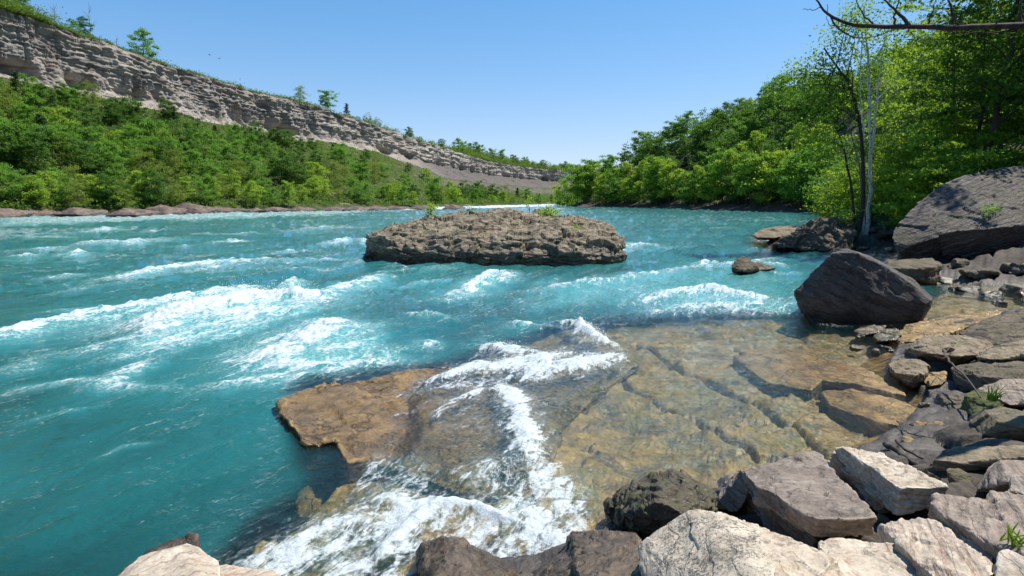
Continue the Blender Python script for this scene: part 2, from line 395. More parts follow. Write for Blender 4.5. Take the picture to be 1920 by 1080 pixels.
def finish_rocks():
    dg = bpy.context.evaluated_depsgraph_get()
    for (o, mat, amp, freq, strata, sfreq, ax, block, bfreq, seed, jag) in ROCKS:
        me = bpy.data.meshes.new_from_object(o.evaluated_get(dg))
        old = o.data; o.modifiers.clear(); o.data = me; nm = old.name; bpy.data.meshes.remove(old); me.name = nm
        nv = len(me.vertices)
        co = np.empty(nv * 3, np.float32); me.vertices.foreach_get('co', co); co = co.reshape(-1, 3).astype(float)
        no = np.empty(nv * 3, np.float32); me.vertex_normals.foreach_get('vector', no); no = no.reshape(-1, 3).astype(float)
        ed = np.empty(len(me.edges) * 2, np.int32); me.edges.foreach_get('vertices', ed); ed = ed.reshape(-1, 2)
        for _ in range(1):                                           # soften the voxel steps
            s = np.zeros_like(co); c = np.zeros(nv)
            np.add.at(s, ed[:, 0], co[ed[:, 1]]); np.add.at(s, ed[:, 1], co[ed[:, 0]]); np.add.at(c, ed.ravel(), 1)
            co = .5 * co + .5 * s / np.maximum(c, 1)[:, None]
        p = co + seed * 3.17
        x, y, zz = p[:, 0], p[:, 1], p[:, 2]
        a = np.array(ax)
        d = amp * 2.2 * fbm(x * freq, y * freq, zz * freq, 5, .55)
        side = 1 - (no @ a) ** 2
        h = p @ a + .06 * fbm(x * freq * .7, y * freq * .7, zz * freq * .7, 3) * 3 / freq
        lay = h * sfreq; k = np.floor(lay); fr = lay - k
        step = ((_hash(k.astype(np.int64), k.astype(np.int64) * 0 + int(seed * 10), k.astype(np.int64) * 0) & np.uint32(1023)) / 1023.0)
        notch = np.exp(-((fr - .5) / .12) ** 2)
        lat = .5 + .5 * np.clip(fbm(x * freq, y * freq, h * sfreq * .5, 3) * 2.5, -1, 1)
        d = d + strata * side * ((step - .5) * 1.2 - notch * .5 * lat)
        if block:
            bx_ = .5 if o.name.startswith('rock_island') else 1.0
            f1, f2, cid, (cx, cy, cz) = cells(x * bfreq * bx_ + .5 * fbm(x * bfreq, y * bfreq, zz * bfreq, 2), y * bfreq, zz * bfreq * 1.6)
            t1, t2 = cid * 977.0, cid * 3571.0
            tilt = cx * np.sin(t1) + cy * np.cos(t1) * .7 + cz * np.sin(t2)
            d = d + block * ((cid - .5) * 1.1 + 1.1 * tilt)
        if jag:                                                      # a second, finer set of broken faces
            f1, f2, cid, (cx, cy, cz) = cells(x * bfreq * 2.3 + 7, y * bfreq * 2.3, zz * bfreq * 3.4)
            t1, t2 = cid * 1277.0, cid * 2971.0
            d = d + jag * ((cid - .5) + 1.2 * (cx * np.sin(t1) + cy * np.cos(t1) * .7 + cz * np.sin(t2)))
        co = co + no * d[:, None]
        org = co.mean(0); org[2] = co[:, 2].min()
        me.vertices.foreach_set('co', (co - org).astype(np.float32).ravel()); o.location = org
        me.polygons.foreach_set('use_smooth', np.ones(len(me.polygons), bool))
        me.materials.clear(); me.materials.append(M[mat]); me.update()
    ROCKS.clear()
def HP(l): return [H(*p) for p in l]
def DP(l): return [D(*p) for p in l]
def drop(pts, dz, grow=1.0):
    c = np.mean(np.array(pts), 0)
    return pts + [(c[0] + (p[0] - c[0]) * grow, c[1] + (p[1] - c[1]) * grow, p[2] - dz) for p in pts]

# --- foreground, right
rock('slab_rock', 'brown-grey flat-topped slab with dark undercut sides, right of the wet black boulder', 'rock',
     [prism_bm(HP([(1392, 883, .56), (1440, 868, .56), (1500, 850, .56), (1527, 845, .56), (1543, 853, .57), (1557, 877, .59), (1600, 922, .66), (1645, 968, .74), (1590, 972, .74), (1530, 971, .73), (1505, 962, .71), (1460, 930, .66), (1440, 918, .63), (1417, 913, .60)]), .17, .97, (0, .02)),
      prism_bm(HP([(1400, 890, .45), (1527, 852, .45), (1600, 930, .5), (1530, 968, .6), (1440, 925, .5)]), .75, 1.08),
      hull_bm(HP([(1388, 884, .5), (1420, 900, .5), (1340, 955, .1), (1385, 960, .2), (1350, 900, -.2), (1400, 890, -.2)]))], 'slab', .011, .012, 4, .03, 12, block=.014, bfreq=4.2, jag=.006)
rock('slab_rock', 'narrow cream-topped slab with rusty rim and rugged black side, behind the brown-grey slab', 'rock',
     [prism_bm(HP([(1575, 836, .74), (1600, 838, .74), (1660, 851, .75), (1707, 873, .77), (1777, 910, .80), (1740, 914, .80), (1687, 913, .80), (1655, 893, .78), (1620, 868, .76)]), .22, .96),
      hull_bm(HP([(1575, 838, .72), (1687, 915, .76), (1553, 863, .4), (1647, 960, .45), (1680, 935, .6), (1690, 950, .55), (1770, 915, .7), (1715, 953, .5), (1600, 850, .3), (1760, 900, .2), (1560, 900, -.1), (1700, 960, .1)]))], 'pale', .011, .016, 5, .03, 12, seed=1, block=.014, bfreq=4.2, jag=.006)
rock('boulder', 'rounded wet black boulder with brown algae beside the foaming shallows', 'boulder',
     [hull_bm(HP([(1140, 945, .18), (1190, 902, .42), (1240, 882, .52), (1280, 885, .52), (1335, 935, .38), (1345, 965, .3), (1290, 965, .5), (1235, 940, .56), (1180, 965, .4), (1210, 1012, .2), (1300, 1010, .3), (1150, 990, 0.0), (1160, 930, -.2), (1330, 925, -.2), (1240, 1020, -.2), (1140, 965, -.2)])),
      hull_bm(HP([(1150, 950, .2), (1230, 935, .5), (1250, 960, .5), (1200, 1010, .2), (1160, 990, .1), (1200, 960, -.2)]))], 'dark', .010, .02, 4, .02, 8, seed=2, block=.035, bfreq=4.5, jag=.014)
rock('boulder', 'cream rock with dark lichen speckles and a white ridge, at the bottom edge', 'boulder',
     [hull_bm(HP([(1290, 958, 1.12), (1310, 956, 1.14), (1340, 960, 1.17), (1423, 997, 1.19), (1407, 1020, 1.22), (1453, 1062, 1.25), (1455, 1140, 1.28), (1197, 1027, .95), (1225, 1000, 1.0), (1280, 976, 1.08), (1227, 1100, .93), (1200, 1060, .93), (1250, 1250, .9), (1420, 1250, 1.1), (1290, 970, .3), (1220, 1050, .1), (1420, 1010, .2), (1450, 1150, 0)]))], 'lichen', .010, .010, 5, .010, 10, seed=3, block=.006, bfreq=3.2, jag=.003)
rock('slab_rock', 'white ridge-backed slab with small orange stains, leaning on the lichen-speckled rock', 'rock',
     [hull_bm(HP([(1345, 963, 1.12), (1423, 997, 1.17), (1513, 1023, 1.17), (1573, 1057, 1.13), (1592, 1090, 1.1), (1580, 1200, 1.05), (1408, 1022, 1.2), (1452, 1064, 1.22), (1455, 1200, 1.2), (1360, 975, .4), (1560, 1050, .3), (1580, 1180, .2), (1440, 1200, .2)]))], 'pale', .010, .016, 5, .02, 14, axis=(.5, -.5, .7), seed=4, block=.014, bfreq=4.2, jag=.006)
rock('slab_rock', 'smooth cream flat stone between the white ridge-backed slab and the rust-streaked slab', 'rock',
     [hull_bm(HP([(1535, 1018, 1.02), (1560, 1013, 1.04), (1600, 1013, 1.05), (1647, 1022, 1.06), (1687, 1028, 1.06), (1712, 1045, 1.06), (1750, 1090, 1.04), (1760, 1200, 1.0), (1560, 1080, 1.1), (1570, 1200, 1.0), (1540, 1020, .4), (1710, 1045, .4), (1750, 1180, .3), (1560, 1200, .2)]))], 'pale', .010, .014, 5, .02, 14, seed=5, block=.014, bfreq=4.2, jag=.006)
rock('slab_rock', 'rust-streaked cream shale slab with a clean diagonal edge in the bottom corner', 'rock',
     [prism_bm(HP([(1652, 988, 1.08), (1690, 970, 1.08), (1720, 972, 1.09), (1747, 974, 1.09), (1775, 985, 1.1), (1820, 1005, 1.13), (1872, 1034, 1.16), (1861, 1055, 1.16), (1861, 1090, 1.18), (1870, 1180, 1.2), (1800, 1180, 1.18), (1747, 1078, 1.15), (1700, 1035, 1.12)]), .35, .95)], 'shale', .010, .012, 6, .02, 14, axis=(.75, -.35, .45), seed=6, block=.014, bfreq=4.2, jag=.006)
rock('slab_rock', 'broad brown-grey shale slab with pale bands behind the rust-streaked slab', 'rock',
     [prism_bm(HP([(1741, 941, 1.12), (1757, 926, 1.12), (1800, 926, 1.13), (1843, 928, 1.14), (1849, 916, 1.16), (1890, 920, 1.18), (1960, 935, 1.22), (2060, 960, 1.25), (2060, 1100, 1.3), (1960, 1090, 1.3), (1905, 1035, 1.24), (1865, 1024, 1.22), (1820, 995, 1.19), (1770, 965, 1.15)]), .4, .98)], 'grey', .011, .014, 5, .025, 13, axis=(.6, -.3, .6), seed=7, block=.014, bfreq=4.2, jag=.006)
rock('slab_rock', 'small cream stone poking in at the bottom right corner', 'rock',
     [hull_bm(HP([(1868, 1073, 1.3), (1880, 1037, 1.33), (1895, 1032, 1.34), (1925, 1046, 1.35), (1990, 1080, 1.36), (1990, 1160, 1.3), (1870, 1160, 1.25), (1880, 1060, 1.0), (1960, 1100, .9)]))], 'pale', .010, .015, 6, .02, 14, seed=8)
rock('slab_rock', 'grey-brown block with upright dark face behind the broad banded shale slab', 'rock',
     [hull_bm(HP([(1830, 920, .9), (1850, 893, 1.0), (1877, 864, 1.1), (1895, 861, 1.1), (1980, 866, 1.12), (2000, 905, 1.1), (1890, 905, 1.12), (1885, 915, .6), (1840, 920, .5), (1990, 920, .4), (1860, 870, .3)]))], 'grey', .012, .015, 4, .025, 12, seed=9)
rock('slab_rock', 'small tan wedge stone on the right edge, in front of the grey-brown block', 'rock',
     [hull_bm(HP([(1888, 922, 1.14), (1893, 892, 1.2), (1912, 888, 1.22), (1975, 900, 1.25), (1985, 940, 1.2), (1900, 925, .9), (1970, 945, .9)]))], 'shale', .010, .012, 6, .02, 14, seed=10)
rock('slab_rock', 'long thin brown-and-cream layered slab above the dark gap on the right edge', 'rock',
     [prism_bm(HP([(1747, 862, .45), (1765, 842, .47), (1800, 838, .48), (1827, 838, .5), (1900, 836, .54), (1990, 834, .58), (2010, 860, .6), (1920, 855, .56), (1850, 860, .5), (1800, 866, .47)]), .11, .98),
      prism_bm(HP([(1740, 868, .3), (1830, 845, .35), (1990, 840, .4), (2000, 885, .35), (1850, 885, .3)]), .5, 1.0)], 'shore', .012, .014, 5, .035, 16, seed=11)
rock('slab_rock', 'brown square-cut block with a cracked face at the bottom, below the wet black boulder', 'rock',
     [hull_bm(HP([(1072, 1003, .30), (1110, 996, .36), (1190, 1000, .42), (1200, 1014, .45), (1200, 1100, .55), (1090, 1100, .5), (1062, 1030, .2), (1060, 1080, .1), (1075, 1000, -.2), (1195, 1010, -.2), (1200, 1120, -.1), (1080, 1120, -.2)])),
      hull_bm(HP([(1062, 1030, .2), (1110, 1045, .42), (1120, 1100, .45), (1040, 1055, .15), (985, 1085, .15), (1000, 1110, .1), (1100, 1120, .1), (1060, 1040, -.2)]))], 'brown', .010, .014, 6, .02, 9, seed=12, block=.014, bfreq=4.2, jag=.006)
rock('boulder', 'wet reddish-brown rock with orange flecks in the white foam at the bottom', 'boulder',
     [hull_bm(HP([(780, 1040, .12), (792, 1020, .25), (830, 1009, .32), (865, 1010, .33), (900, 1035, .28), (935, 1057, .24), (975, 1072, .16), (975, 1100, .1), (800, 1100, .35), (880, 1100, .4), (850, 1040, .42), (785, 1080, .1), (790, 1030, -.3), (970, 1075, -.3), (850, 1010, -.3), (800, 1100, -.3)]))], 'brown', .010, .022, 5, .015, 9, seed=13, block=.014, bfreq=4.2, jag=.006)
rock('slab_rock', 'smooth chalk-white rock with fine cracks at the bottom left', 'rock',
     [hull_bm(drop(HP([(350, 1018, .50), (372, 1030, .5), (410, 1050, .5), (400, 1058, .52), (330, 1030, .52), (285, 1036, .5), (262, 1044, .5), (218, 1082, .45), (200, 1140, .5), (420, 1140, .6)]), 1.6, .96))], 'pale', .009, .010, 5, .014, 12, seed=14)
rock('slab_rock', 'tan flat stone with an orange corner, beside the chalk-white rock', 'rock',
     [hull_bm(drop(HP([(365, 1080, .5), (395, 1060, .5), (420, 1060, .48), (515, 1070, .42), (525, 1078, .42), (520, 1140, .45), (370, 1150, .5)]), 1.6, .96))], 'shale', .009, .010, 6, .012, 12, seed=15)
rock('boulder', 'dark brown wet rock hidden behind the chalk-white rock at the waterline', 'boulder',
     [hull_bm(drop(HP([(315, 1025, .25), (335, 1005, .32), (357, 998, .34), (370, 1003, .33), (372, 1030, .3), (280, 1030, .2), (210, 1085, .2), (230, 1110, .2), (360, 1030, .3)]), 1.6, .96))], 'brown', .010, .02, 5, .02, 9, seed=16)

# --- right bank, middle distance
rock('boulder', 'huge charcoal wedge-shaped boulder standing in the shallows with its face in shade', 'boulder',
     [hull_bm(DP([(1560, 474, 14.98), (1576, 468, 15.2), (1600, 472, 14.95), (1657, 499, 14.95), (1708, 530, 14.95), (1747, 563, 14.98), (1586, 466, 16.1), (1640, 483, 16.6), (1715, 526, 16.4), (1750, 560, 15.7), (1490, 545, 15.1), (1517, 528, 15.02),
                  (1520, 553, 14.82), (1640, 556, 14.76), (1737, 570, 14.86), (1500, 570, 15.0), (1520, 595, 15.0), (1550, 612, 14.98), (1663, 622, 14.95), (1722, 606, 15.1), (1500, 585, 16.6), (1735, 590, 16.4), (1540, 640, 15.5), (1690, 640, 15.5)])),
      hull_bm(DP([(1488, 545, 15.0), (1500, 535, 15.0), (1520, 528, 15.1), (1522, 545, 14.9), (1510, 556, 14.9), (1490, 555, 15.2), (1500, 550, 15.6), (1530, 545, 15.6)]))], 'char', .024, .025, 1.6, .02, 3.5, axis=(.5, .1, .85), seed=17, block=.022, bfreq=.9, jag=.008)
rock('boulder', 'largest boulder, mauve-brown and layered like a sloping roof, below the forest edge', 'boulder',
     [hull_bm(DP([(1670, 446, 27), (1676, 425, 27.5), (1697, 405, 27.8), (1730, 372, 28.6), (1745, 360, 29), (1797, 330, 30), (1850, 319, 30.5), (1902, 311, 31), (1990, 300, 32), (2120, 330, 32), (2120, 420, 27.5), (1680, 462, 26.7), (1700, 462, 26.4), (1790, 437, 26.0), (1850, 428, 26.0), (1920, 415, 26.0),
                  (1685, 482, 27), (1760, 500, 27.2), (1920, 505, 27.5), (2120, 510, 28), (1690, 500, 29), (2120, 520, 32), (1700, 520, 28.5)])),
      hull_bm(DP([(1755, 440, 25.8), (1790, 432, 25.6), (1850, 428, 25.5), (1990, 415, 25.6), (2100, 440, 26), (1765, 480, 26.4), (1900, 490, 26.6), (2100, 500, 26.8), (1800, 430, 27.5), (2100, 410, 27.5)]))], 'big', .05, .07, .9, .10, 2.6, axis=(-.36, .1, .93), seed=18, block=.07, bfreq=.6, jag=.022)
rock('boulder', 'brown-topped flat boulder tucked between the charcoal wedge and the largest boulder', 'boulder',
     [hull_bm(DP([(1655, 495, 22.5), (1690, 487, 23), (1747, 484, 23), (1765, 497, 22.4), (1745, 500, 21.8), (1700, 506, 21.7), (1665, 503, 22), (1690, 520, 21.8), (1745, 530, 21.8), (1764, 525, 22.4), (1660, 530, 23), (1750, 540, 23)]))], 'dshore', .04, .05, 1.8, .07, 5, seed=19, block=.022, bfreq=2.6, jag=.01)
rock('boulder', 'dark slanting layered rock under the birch, running down into the river', 'boulder',
     [hull_bm(DP([(1447, 459, 36), (1480, 440, 36.5), (1510, 423, 37), (1535, 413, 37.5), (1560, 413, 37.5), (1597, 420, 37.5), (1600, 440, 36), (1597, 470, 35.2), (1530, 469, 35.2), (1470, 463, 35.5), (1460, 470, 38), (1600, 440, 40), (1540, 425, 40), (1600, 490, 37)]))], 'dshore', .055, .06, 1.1, .14, 2.6, axis=(-.45, -.2, .85), seed=20, block=.2, bfreq=.9, jag=.10)
rock('boulder', 'low tan rock at the waterline, left of the slanting rock under the birch', 'boulder',
     [hull_bm(DP([(1408, 441, 42), (1425, 430, 42.5), (1455, 424, 43), (1500, 423, 43), (1520, 430, 42), (1490, 442, 41.5), (1450, 446, 41.2), (1420, 446, 41.5), (1420, 450, 44), (1510, 450, 44)]))], 'shore', .06, .07, 1.2, .09, 3, seed=21, block=.022, bfreq=2.6, jag=.01)
rock('boulder', 'small dark pointed rock alone in the rapids right of the island', 'boulder',
     [hull_bm(DP([(1371, 500, 24.6), (1378, 488, 24.8), (1392, 479, 25), (1404, 482, 25), (1420, 497, 24.8), (1424, 504, 24.8), (1395, 508, 24.3), (1372, 512, 24.6), (1425, 515, 25.4), (1390, 500, 26)])),
      hull_bm(DP([(1405, 490, 25.2), (1420, 490, 25.6), (1440, 496, 25.8), (1455, 503, 25.8), (1420, 508, 25), (1440, 512, 26.3), (1400, 515, 26)]))], 'dshore', .03, .04, 2.2, .04, 6, seed=22, block=.022, bfreq=2.6, jag=.01)
rock('slab_rock', 'long amber-stained flat slab, half awash behind the charcoal wedge, at the right edge', 'rock',
     [prism_bm(HP([(1668, 632, .10), (1700, 610, .12), (1745, 598, .16), (1800, 588, .22), (1870, 582, .3), (1885, 590, .34), (1830, 606, .3), (1790, 622, .24), (1740, 640, .16), (1690, 640, .1)]), .5, 1.02)], 'amber', .016, .02, 3, .04, 10, seed=23, block=.022, bfreq=2.6, jag=.01)
rock('slab_rock', 'thick black-sided slab behind the long amber-stained one at the right edge', 'rock',
     [hull_bm(HP([(1795, 625, .28), (1840, 603, .4), (1885, 588, .5), (1930, 576, .6), (2010, 570, .7), (2020, 640, .6), (1930, 645, .5), (1880, 650, .35), (1830, 640, .25), (1800, 635, -.2), (1890, 655, -.2), (2020, 640, -.2), (1930, 585, -.2)]))], 'dshore', .018, .025, 2.4, .05, 7, seed=24, block=.022, bfreq=2.6, jag=.01)
rock('boulder', 'wide grey-brown flat-topped boulder with pale sheen, middle of the right shore', 'boulder',
     [hull_bm(HP([(1700, 652, .25), (1720, 634, .38), (1755, 629, .44), (1810, 630, .5), (1850, 638, .5), (1864, 650, .42), (1830, 664, .5), (1790, 668, .48), (1740, 662, .4), (1702, 672, .0), (1800, 692, .1), (1850, 680, .1), (1720, 650, -.2), (1860, 660, -.2)]))], 'shore', .014, .022, 3, .03, 8, seed=25, block=.022, bfreq=2.6, jag=.01)
rock('boulder', 'small cube-shaped brown stone at the edge of the amber shallows', 'boulder',
     [hull_bm(HP([(1665, 682, .22), (1690, 672, .26), (1722, 674, .28), (1741, 685, .28), (1738, 700, .24), (1715, 704, .28), (1680, 699, .24), (1668, 700, .05), (1712, 727, .02), (1735, 722, .02), (1670, 690, -.2), (1735, 700, -.2), (1700, 735, -.2)]))], 'shore', .010, .012, 5, .02, 10, seed=26, block=.022, bfreq=2.6, jag=.01)
rock('slab_rock', 'tan-topped tilted slab with black underside on the right edge, above the sloping grey slab', 'rock',
     [hull_bm(HP([(1828, 668, .5), (1860, 655, .56), (1920, 640, .62), (2010, 625, .7), (2020, 655, .7), (1920, 666, .62), (1870, 674, .56), (1835, 676, .45), (1860, 690, .2), (2010, 690, .2), (1840, 670, 0), (2010, 640, 0)]))], 'shore', .014, .02, 3, .04, 9, seed=27, block=.022, bfreq=2.6, jag=.01)
rock('slab_rock', 'sloping grey slab with shadowed front on the right edge, behind the mossy stone', 'rock',
     [hull_bm(HP([(1785, 690, .35), (1830, 678, .45), (1870, 680, .5), (1930, 672, .55), (2020, 665, .6), (2020, 730, .6), (1920, 705, .55), (1850, 705, .45), (1800, 700, .35), (1800, 735, .1), (1920, 745, .15), (2020, 750, .15), (1800, 695, -.1), (2010, 690, -.1)]))], 'dshore', .014, .02, 3, .04, 8, seed=28, block=.022, bfreq=2.6, jag=.01)
rock('boulder', 'green mossy stone beside the rounded olive boulder', 'boulder',
     [hull_bm(HP([(1800, 768, .2), (1810, 745, .36), (1826, 731, .42), (1850, 728, .46), (1870, 740, .48), (1884, 757, .46), (1870, 780, .35), (1830, 785, .25), (1805, 775, -.1), (1880, 780, -.1), (1830, 740, -.1), (1880, 750, -.1)]))], 'mossy', .012, .016, 5, .01, 9, seed=29, block=.022, bfreq=2.6, jag=.01)
rock('boulder', 'rounded smooth olive-brown boulder at the right edge above the layered slab', 'boulder',
     [hull_bm(HP([(1812, 812, .2), (1820, 792, .35), (1846, 770, .5), (1880, 763, .55), (1930, 770, .6), (1975, 800, .55), (1970, 830, .45), (1930, 800, .62), (1870, 790, .58), (1840, 815, .4), (1890, 833, .35), (1828, 832, .1), (1940, 838, .2), (1830, 800, -.1), (1960, 800, -.1)]))], 'olive', .013, .012, 3, .006, 6, seed=30, block=.022, bfreq=2.6, jag=.01)
rock('slab_rock', 'grey jagged slab on the right edge between the mossy stone and the sloping slab', 'rock',
     [hull_bm(HP([(1830, 728, .42), (1870, 715, .5), (1930, 712, .58), (2000, 708, .62), (2010, 760, .6), (1930, 752, .56), (1895, 760, .5), (1890, 770, .2), (2000, 775, .2), (1840, 740, .1)]))], 'grey', .013, .02, 4, .03, 10, seed=31, block=.022, bfreq=2.6, jag=.01)
rock('boulder', 'small black stone with a grey sheen, left of the mossy stone', 'boulder',
     [hull_bm(HP([(1752, 752, .1), (1760, 740, .2), (1785, 737, .24), (1812, 745, .26), (1815, 760, .2), (1790, 772, .16), (1760, 768, .05), (1765, 780, -.1), (1810, 775, -.1), (1770, 745, -.1)]))], 'dshore', .010, .012, 6, .015, 12, seed=32, block=.022, bfreq=2.6, jag=.01)
rock('slab_rock', 'reddish-tan flat stone in the gap behind the small cube-shaped stone', 'rock',
     [hull_bm(HP([(1728, 712, .12), (1745, 702, .18), (1772, 698, .22), (1776, 712, .2), (1765, 722, .14), (1740, 724, .1), (1735, 735, -.1), (1770, 730, -.1), (1750, 705, -.1)]))], 'amber', .010, .010, 6, .015, 12, seed=33, block=.022, bfreq=2.6, jag=.01)
rock('boulder', 'mossy square stone awash below the charcoal wedge', 'boulder',
     [hull_bm(HP([(1636, 630, .1), (1650, 620, .15), (1680, 616, .18), (1688, 628, .16), (1680, 638, .1), (1645, 640, .05), (1640, 645, -.2), (1685, 645, -.2), (1650, 622, -.2), (1685, 620, -.2)]))], 'olive', .012, .015, 5, .02, 12, seed=34, block=.022, bfreq=2.6, jag=.01)
rock('slab_rock', 'thin grey slab at the waterline touching the charcoal wedge', 'rock',
     [hull_bm(HP([(1600, 620, .05), (1630, 612, .1), (1660, 611, .12), (1655, 622, .08), (1620, 628, .03), (1610, 640, -.2), (1660, 630, -.2), (1620, 612, -.2)]))], 'shore', .012, .012, 5, .02, 12, seed=35, block=.022, bfreq=2.6, jag=.01)

# --- ledge in the water
rock('rock_ledge', 'flat amber rock ledge jutting into the turquoise river with foam sweeping over it', 'ledge',
     [prism_bm(HP([(523, 752, 0.083), (540, 740, 0.091), (600, 724, 0.083), (700, 706, 0.067), (800, 693, 0.035), (840, 690, 0.011), (930, 668, -0.061), (1040, 650, -0.093), (1130, 640, -0.125), (1200, 680, -0.173), (1120, 740, -0.173), (1060, 800, -0.189), (1030, 880, -0.205), (960, 930, -0.205), (860, 925, -0.181), (760, 885, -0.125), (690, 868, -0.061), (655, 866, -0.013), (640, 845, 0.011), (630, 824, 0.035), (575, 830, 0.059), (552, 800, 0.075), (530, 775, 0.083)]), .9, .99)],
     'ledge', .024, .03, 1.8, .05, 8, axis=(.02, -.03, 1), seed=36, block=.035, bfreq=1.6, jag=.016)
rock('boulder', 'sunken amber boulder seen blurred through the water, below the ledge corner', 'boulder',
     [hull_bm(HP([(555, 960, -0.59), (570, 900, -0.52), (620, 872, -0.49), (680, 890, -0.46), (720, 960, -0.44), (650, 1010, -0.46), (590, 1000, -0.54), (540, 980, -1.2), (580, 880, -1.2), (720, 900, -1.2), (660, 1040, -1.2)]))], 'amber', .025, .05, 2.2, .03, 6, seed=37)
rock('slab_rock', 'submerged amber bedding slab in the shallows, beside the dark water crack', 'rock',
     [prism_bm(HP([(1375, 668, -.06), (1440, 655, -.05), (1540, 668, -.03), (1620, 690, .0), (1690, 725, .03), (1700, 742, .02), (1600, 718, -.0), (1540, 712, -.03), (1520, 732, -.05), (1440, 716, -.08), (1410, 695, -.08)]), .4, 1.0)], 'amber', .018, .03, 2.5, .03, 9, seed=38)
rock('slab_rock', 'olive submerged slab sloping toward the cube-shaped stone, lower in the shallows', 'rock',
     [prism_bm(HP([(1540, 735, -.06), (1600, 728, -.03), (1690, 752, .02), (1730, 770, .05), (1700, 800, .04), (1640, 790, -.02), (1560, 760, -.06)]), .3, 1.0)], 'amber', .018, .03, 2.5, .03, 9, seed=39)

# --- island
isl_top = DP([(716, 432, 32), (760, 417, 33.5), (800, 408, 35), (860, 401, 37), (920, 398, 38), (960, 397, 38), (1020, 403, 37.5), (1090, 411, 36), (1130, 417, 34), (1148, 430, 32)])
isl_front = DP([(700, 440, 30.3), (760, 425, 31.4), (850, 412, 32.2), (960, 410, 32.2), (1060, 415, 32), (1128, 424, 31.4), (1158, 444, 30.4)])
isl_mid = DP([(694, 448, 30), (760, 447, 29.8), (860, 446, 29.5), (960, 446, 29.4), (1080, 446, 29.3), (1150, 450, 29.7)])
isl_base = DP([(684, 457, 30.6), (720, 466, 29.5), (800, 472, 28.9), (900, 476, 28.5), (1000, 477, 28.4), (1100, 474, 28.6), (1155, 469, 29.1), (1174, 461, 30.2)])
isl_low = [(p[0], p[1], -1.0) for p in isl_base] + [(p[0], p[1] + 3, -1.0) for p in isl_top]
rock('rock_island', 'long flat blocky rock island with tufts of shrubs in the middle of the river', 'island',
     [hull_bm(isl_top + isl_front + isl_mid + isl_base + isl_low)], 'island', .042, .06, 1.2, .12, 3.2, axis=(.14, -.10, 1), block=.19, bfreq=1.15, seed=40, jag=.085)

# --- loose stones along the right shore
rng = random.Random(5)
loose = []
def lump(c, r, seed, flat=.6):
    rg = random.Random(seed); pts = []
    for i in range(14):
        v = Vector((rg.gauss(0, 1), rg.gauss(0, 1), rg.gauss(0, 1))).normalized()
        k = rg.uniform(.7, 1.1)
        pts.append((c[0] + v.x * r * k, c[1] + v.y * r * k * rg.uniform(.7, 1), c[2] + v.z * r * flat * k))
    return hull_bm(pts)
SM = [(1605, 652, .16, 'dshore', 'black flat stone half under water, left of the wide flat-topped boulder'), (1640, 662, .15, 'shore', 'brown wedge stone between the charcoal wedge and the cube-shaped stone'),
      (1668, 655, .14, 'dshore', 'dark stone touching the left end of the wide flat-topped boulder'), (1612, 632, .12, 'olive', 'little olive stone awash in front of the charcoal wedge'),
      (1760, 690, .14, 'shore', 'grey stone wedged under the wide flat-topped boulder'), (1775, 720, .12, 'olive', 'olive pebble-shaped stone right of the reddish-tan flat stone'),
      (1735, 760, .13, 'shore', 'tan stone left of the small black sheen stone'), (1725, 800, .14, 'amber', 'amber stone at the water edge below the small black stone'),
      (1760, 800, .16, 'amber', 'ochre flat stone left of the rounded olive boulder'), (1790, 820, .12, 'dshore', 'dark splinter of stone against the rounded olive boulder'),
      (1700, 830, .13, 'amber', 'yellow-brown stone at the tip of the driftwood twigs'), (1735, 838, .12, 'dshore', 'black shard left end of the long layered slab'),
      (1740, 892, .15, 'dshore', 'black stone in the gap below the long layered slab'), (1800, 895, .16, 'dshore', 'dark block in the gap right of the cream-topped slab'),
      (1660, 985, .12, 'dark', 'black rock chip between the brown-grey slab and rust-streaked slab'), (1600, 995, .15, 'dark', 'dark grey stone under the brown-grey slab front edge'),
      (1365, 985, .16, 'brown', 'small brown stone wedged between the lichen rock and brown-grey slab'), (1110, 1010, .10, 'brown', 'little brown stone on top corner of the square-cut block'),
      (1780, 655, .1, 'shore', 'small stone lying on the wide flat-topped boulder edge'), (1900, 700, .13, 'dshore', 'dark stone at the right edge under the tan-topped slab'),
      (1800, 505, .5, 'dshore', 'grey slab stone at the foot of the largest boulder'), (1850, 515, .6, 'dshore', 'dark flat rock on the inlet shore, second from the largest boulder foot'),
      (1900, 530, .5, 'shore', 'brown flat rock where the inlet meets the right edge'), (1820, 530, .4, 'dshore', 'black low stone in the inlet, below the largest boulder'),
      (1775, 515, .35, 'shore', 'pale-topped stone right of the brown-topped flat boulder'), (1665, 474, .35, 'shore', 'pale little slab in the cove left of the largest boulder'),
      (1640, 455, .6, 'dshore', 'dark rock right of the birch roots'), (1660, 440, .7, 'dshore', 'dark rock above the cove, left of the largest boulder'), (1630, 430, .6, 'dshore', 'black rock close behind the birch roots'),
      (1655, 462, .4, 'dshore', 'low black stone at the cove waterline'), (1620, 466, .4, 'dshore', 'low dark stone at the end of the slanting rock'), (1675, 420, .7, 'dshore', 'shaded rock at the upper left of the largest boulder'),
      (1700, 395, .7, 'dshore', 'shaded rock at the forest edge above the largest boulder'), (1650, 412, .8, 'dshore', 'dark ledge rock under the saplings behind the birch'), (1555, 412, .5, 'dshore', 'black rock at far end of the slanting rock')]
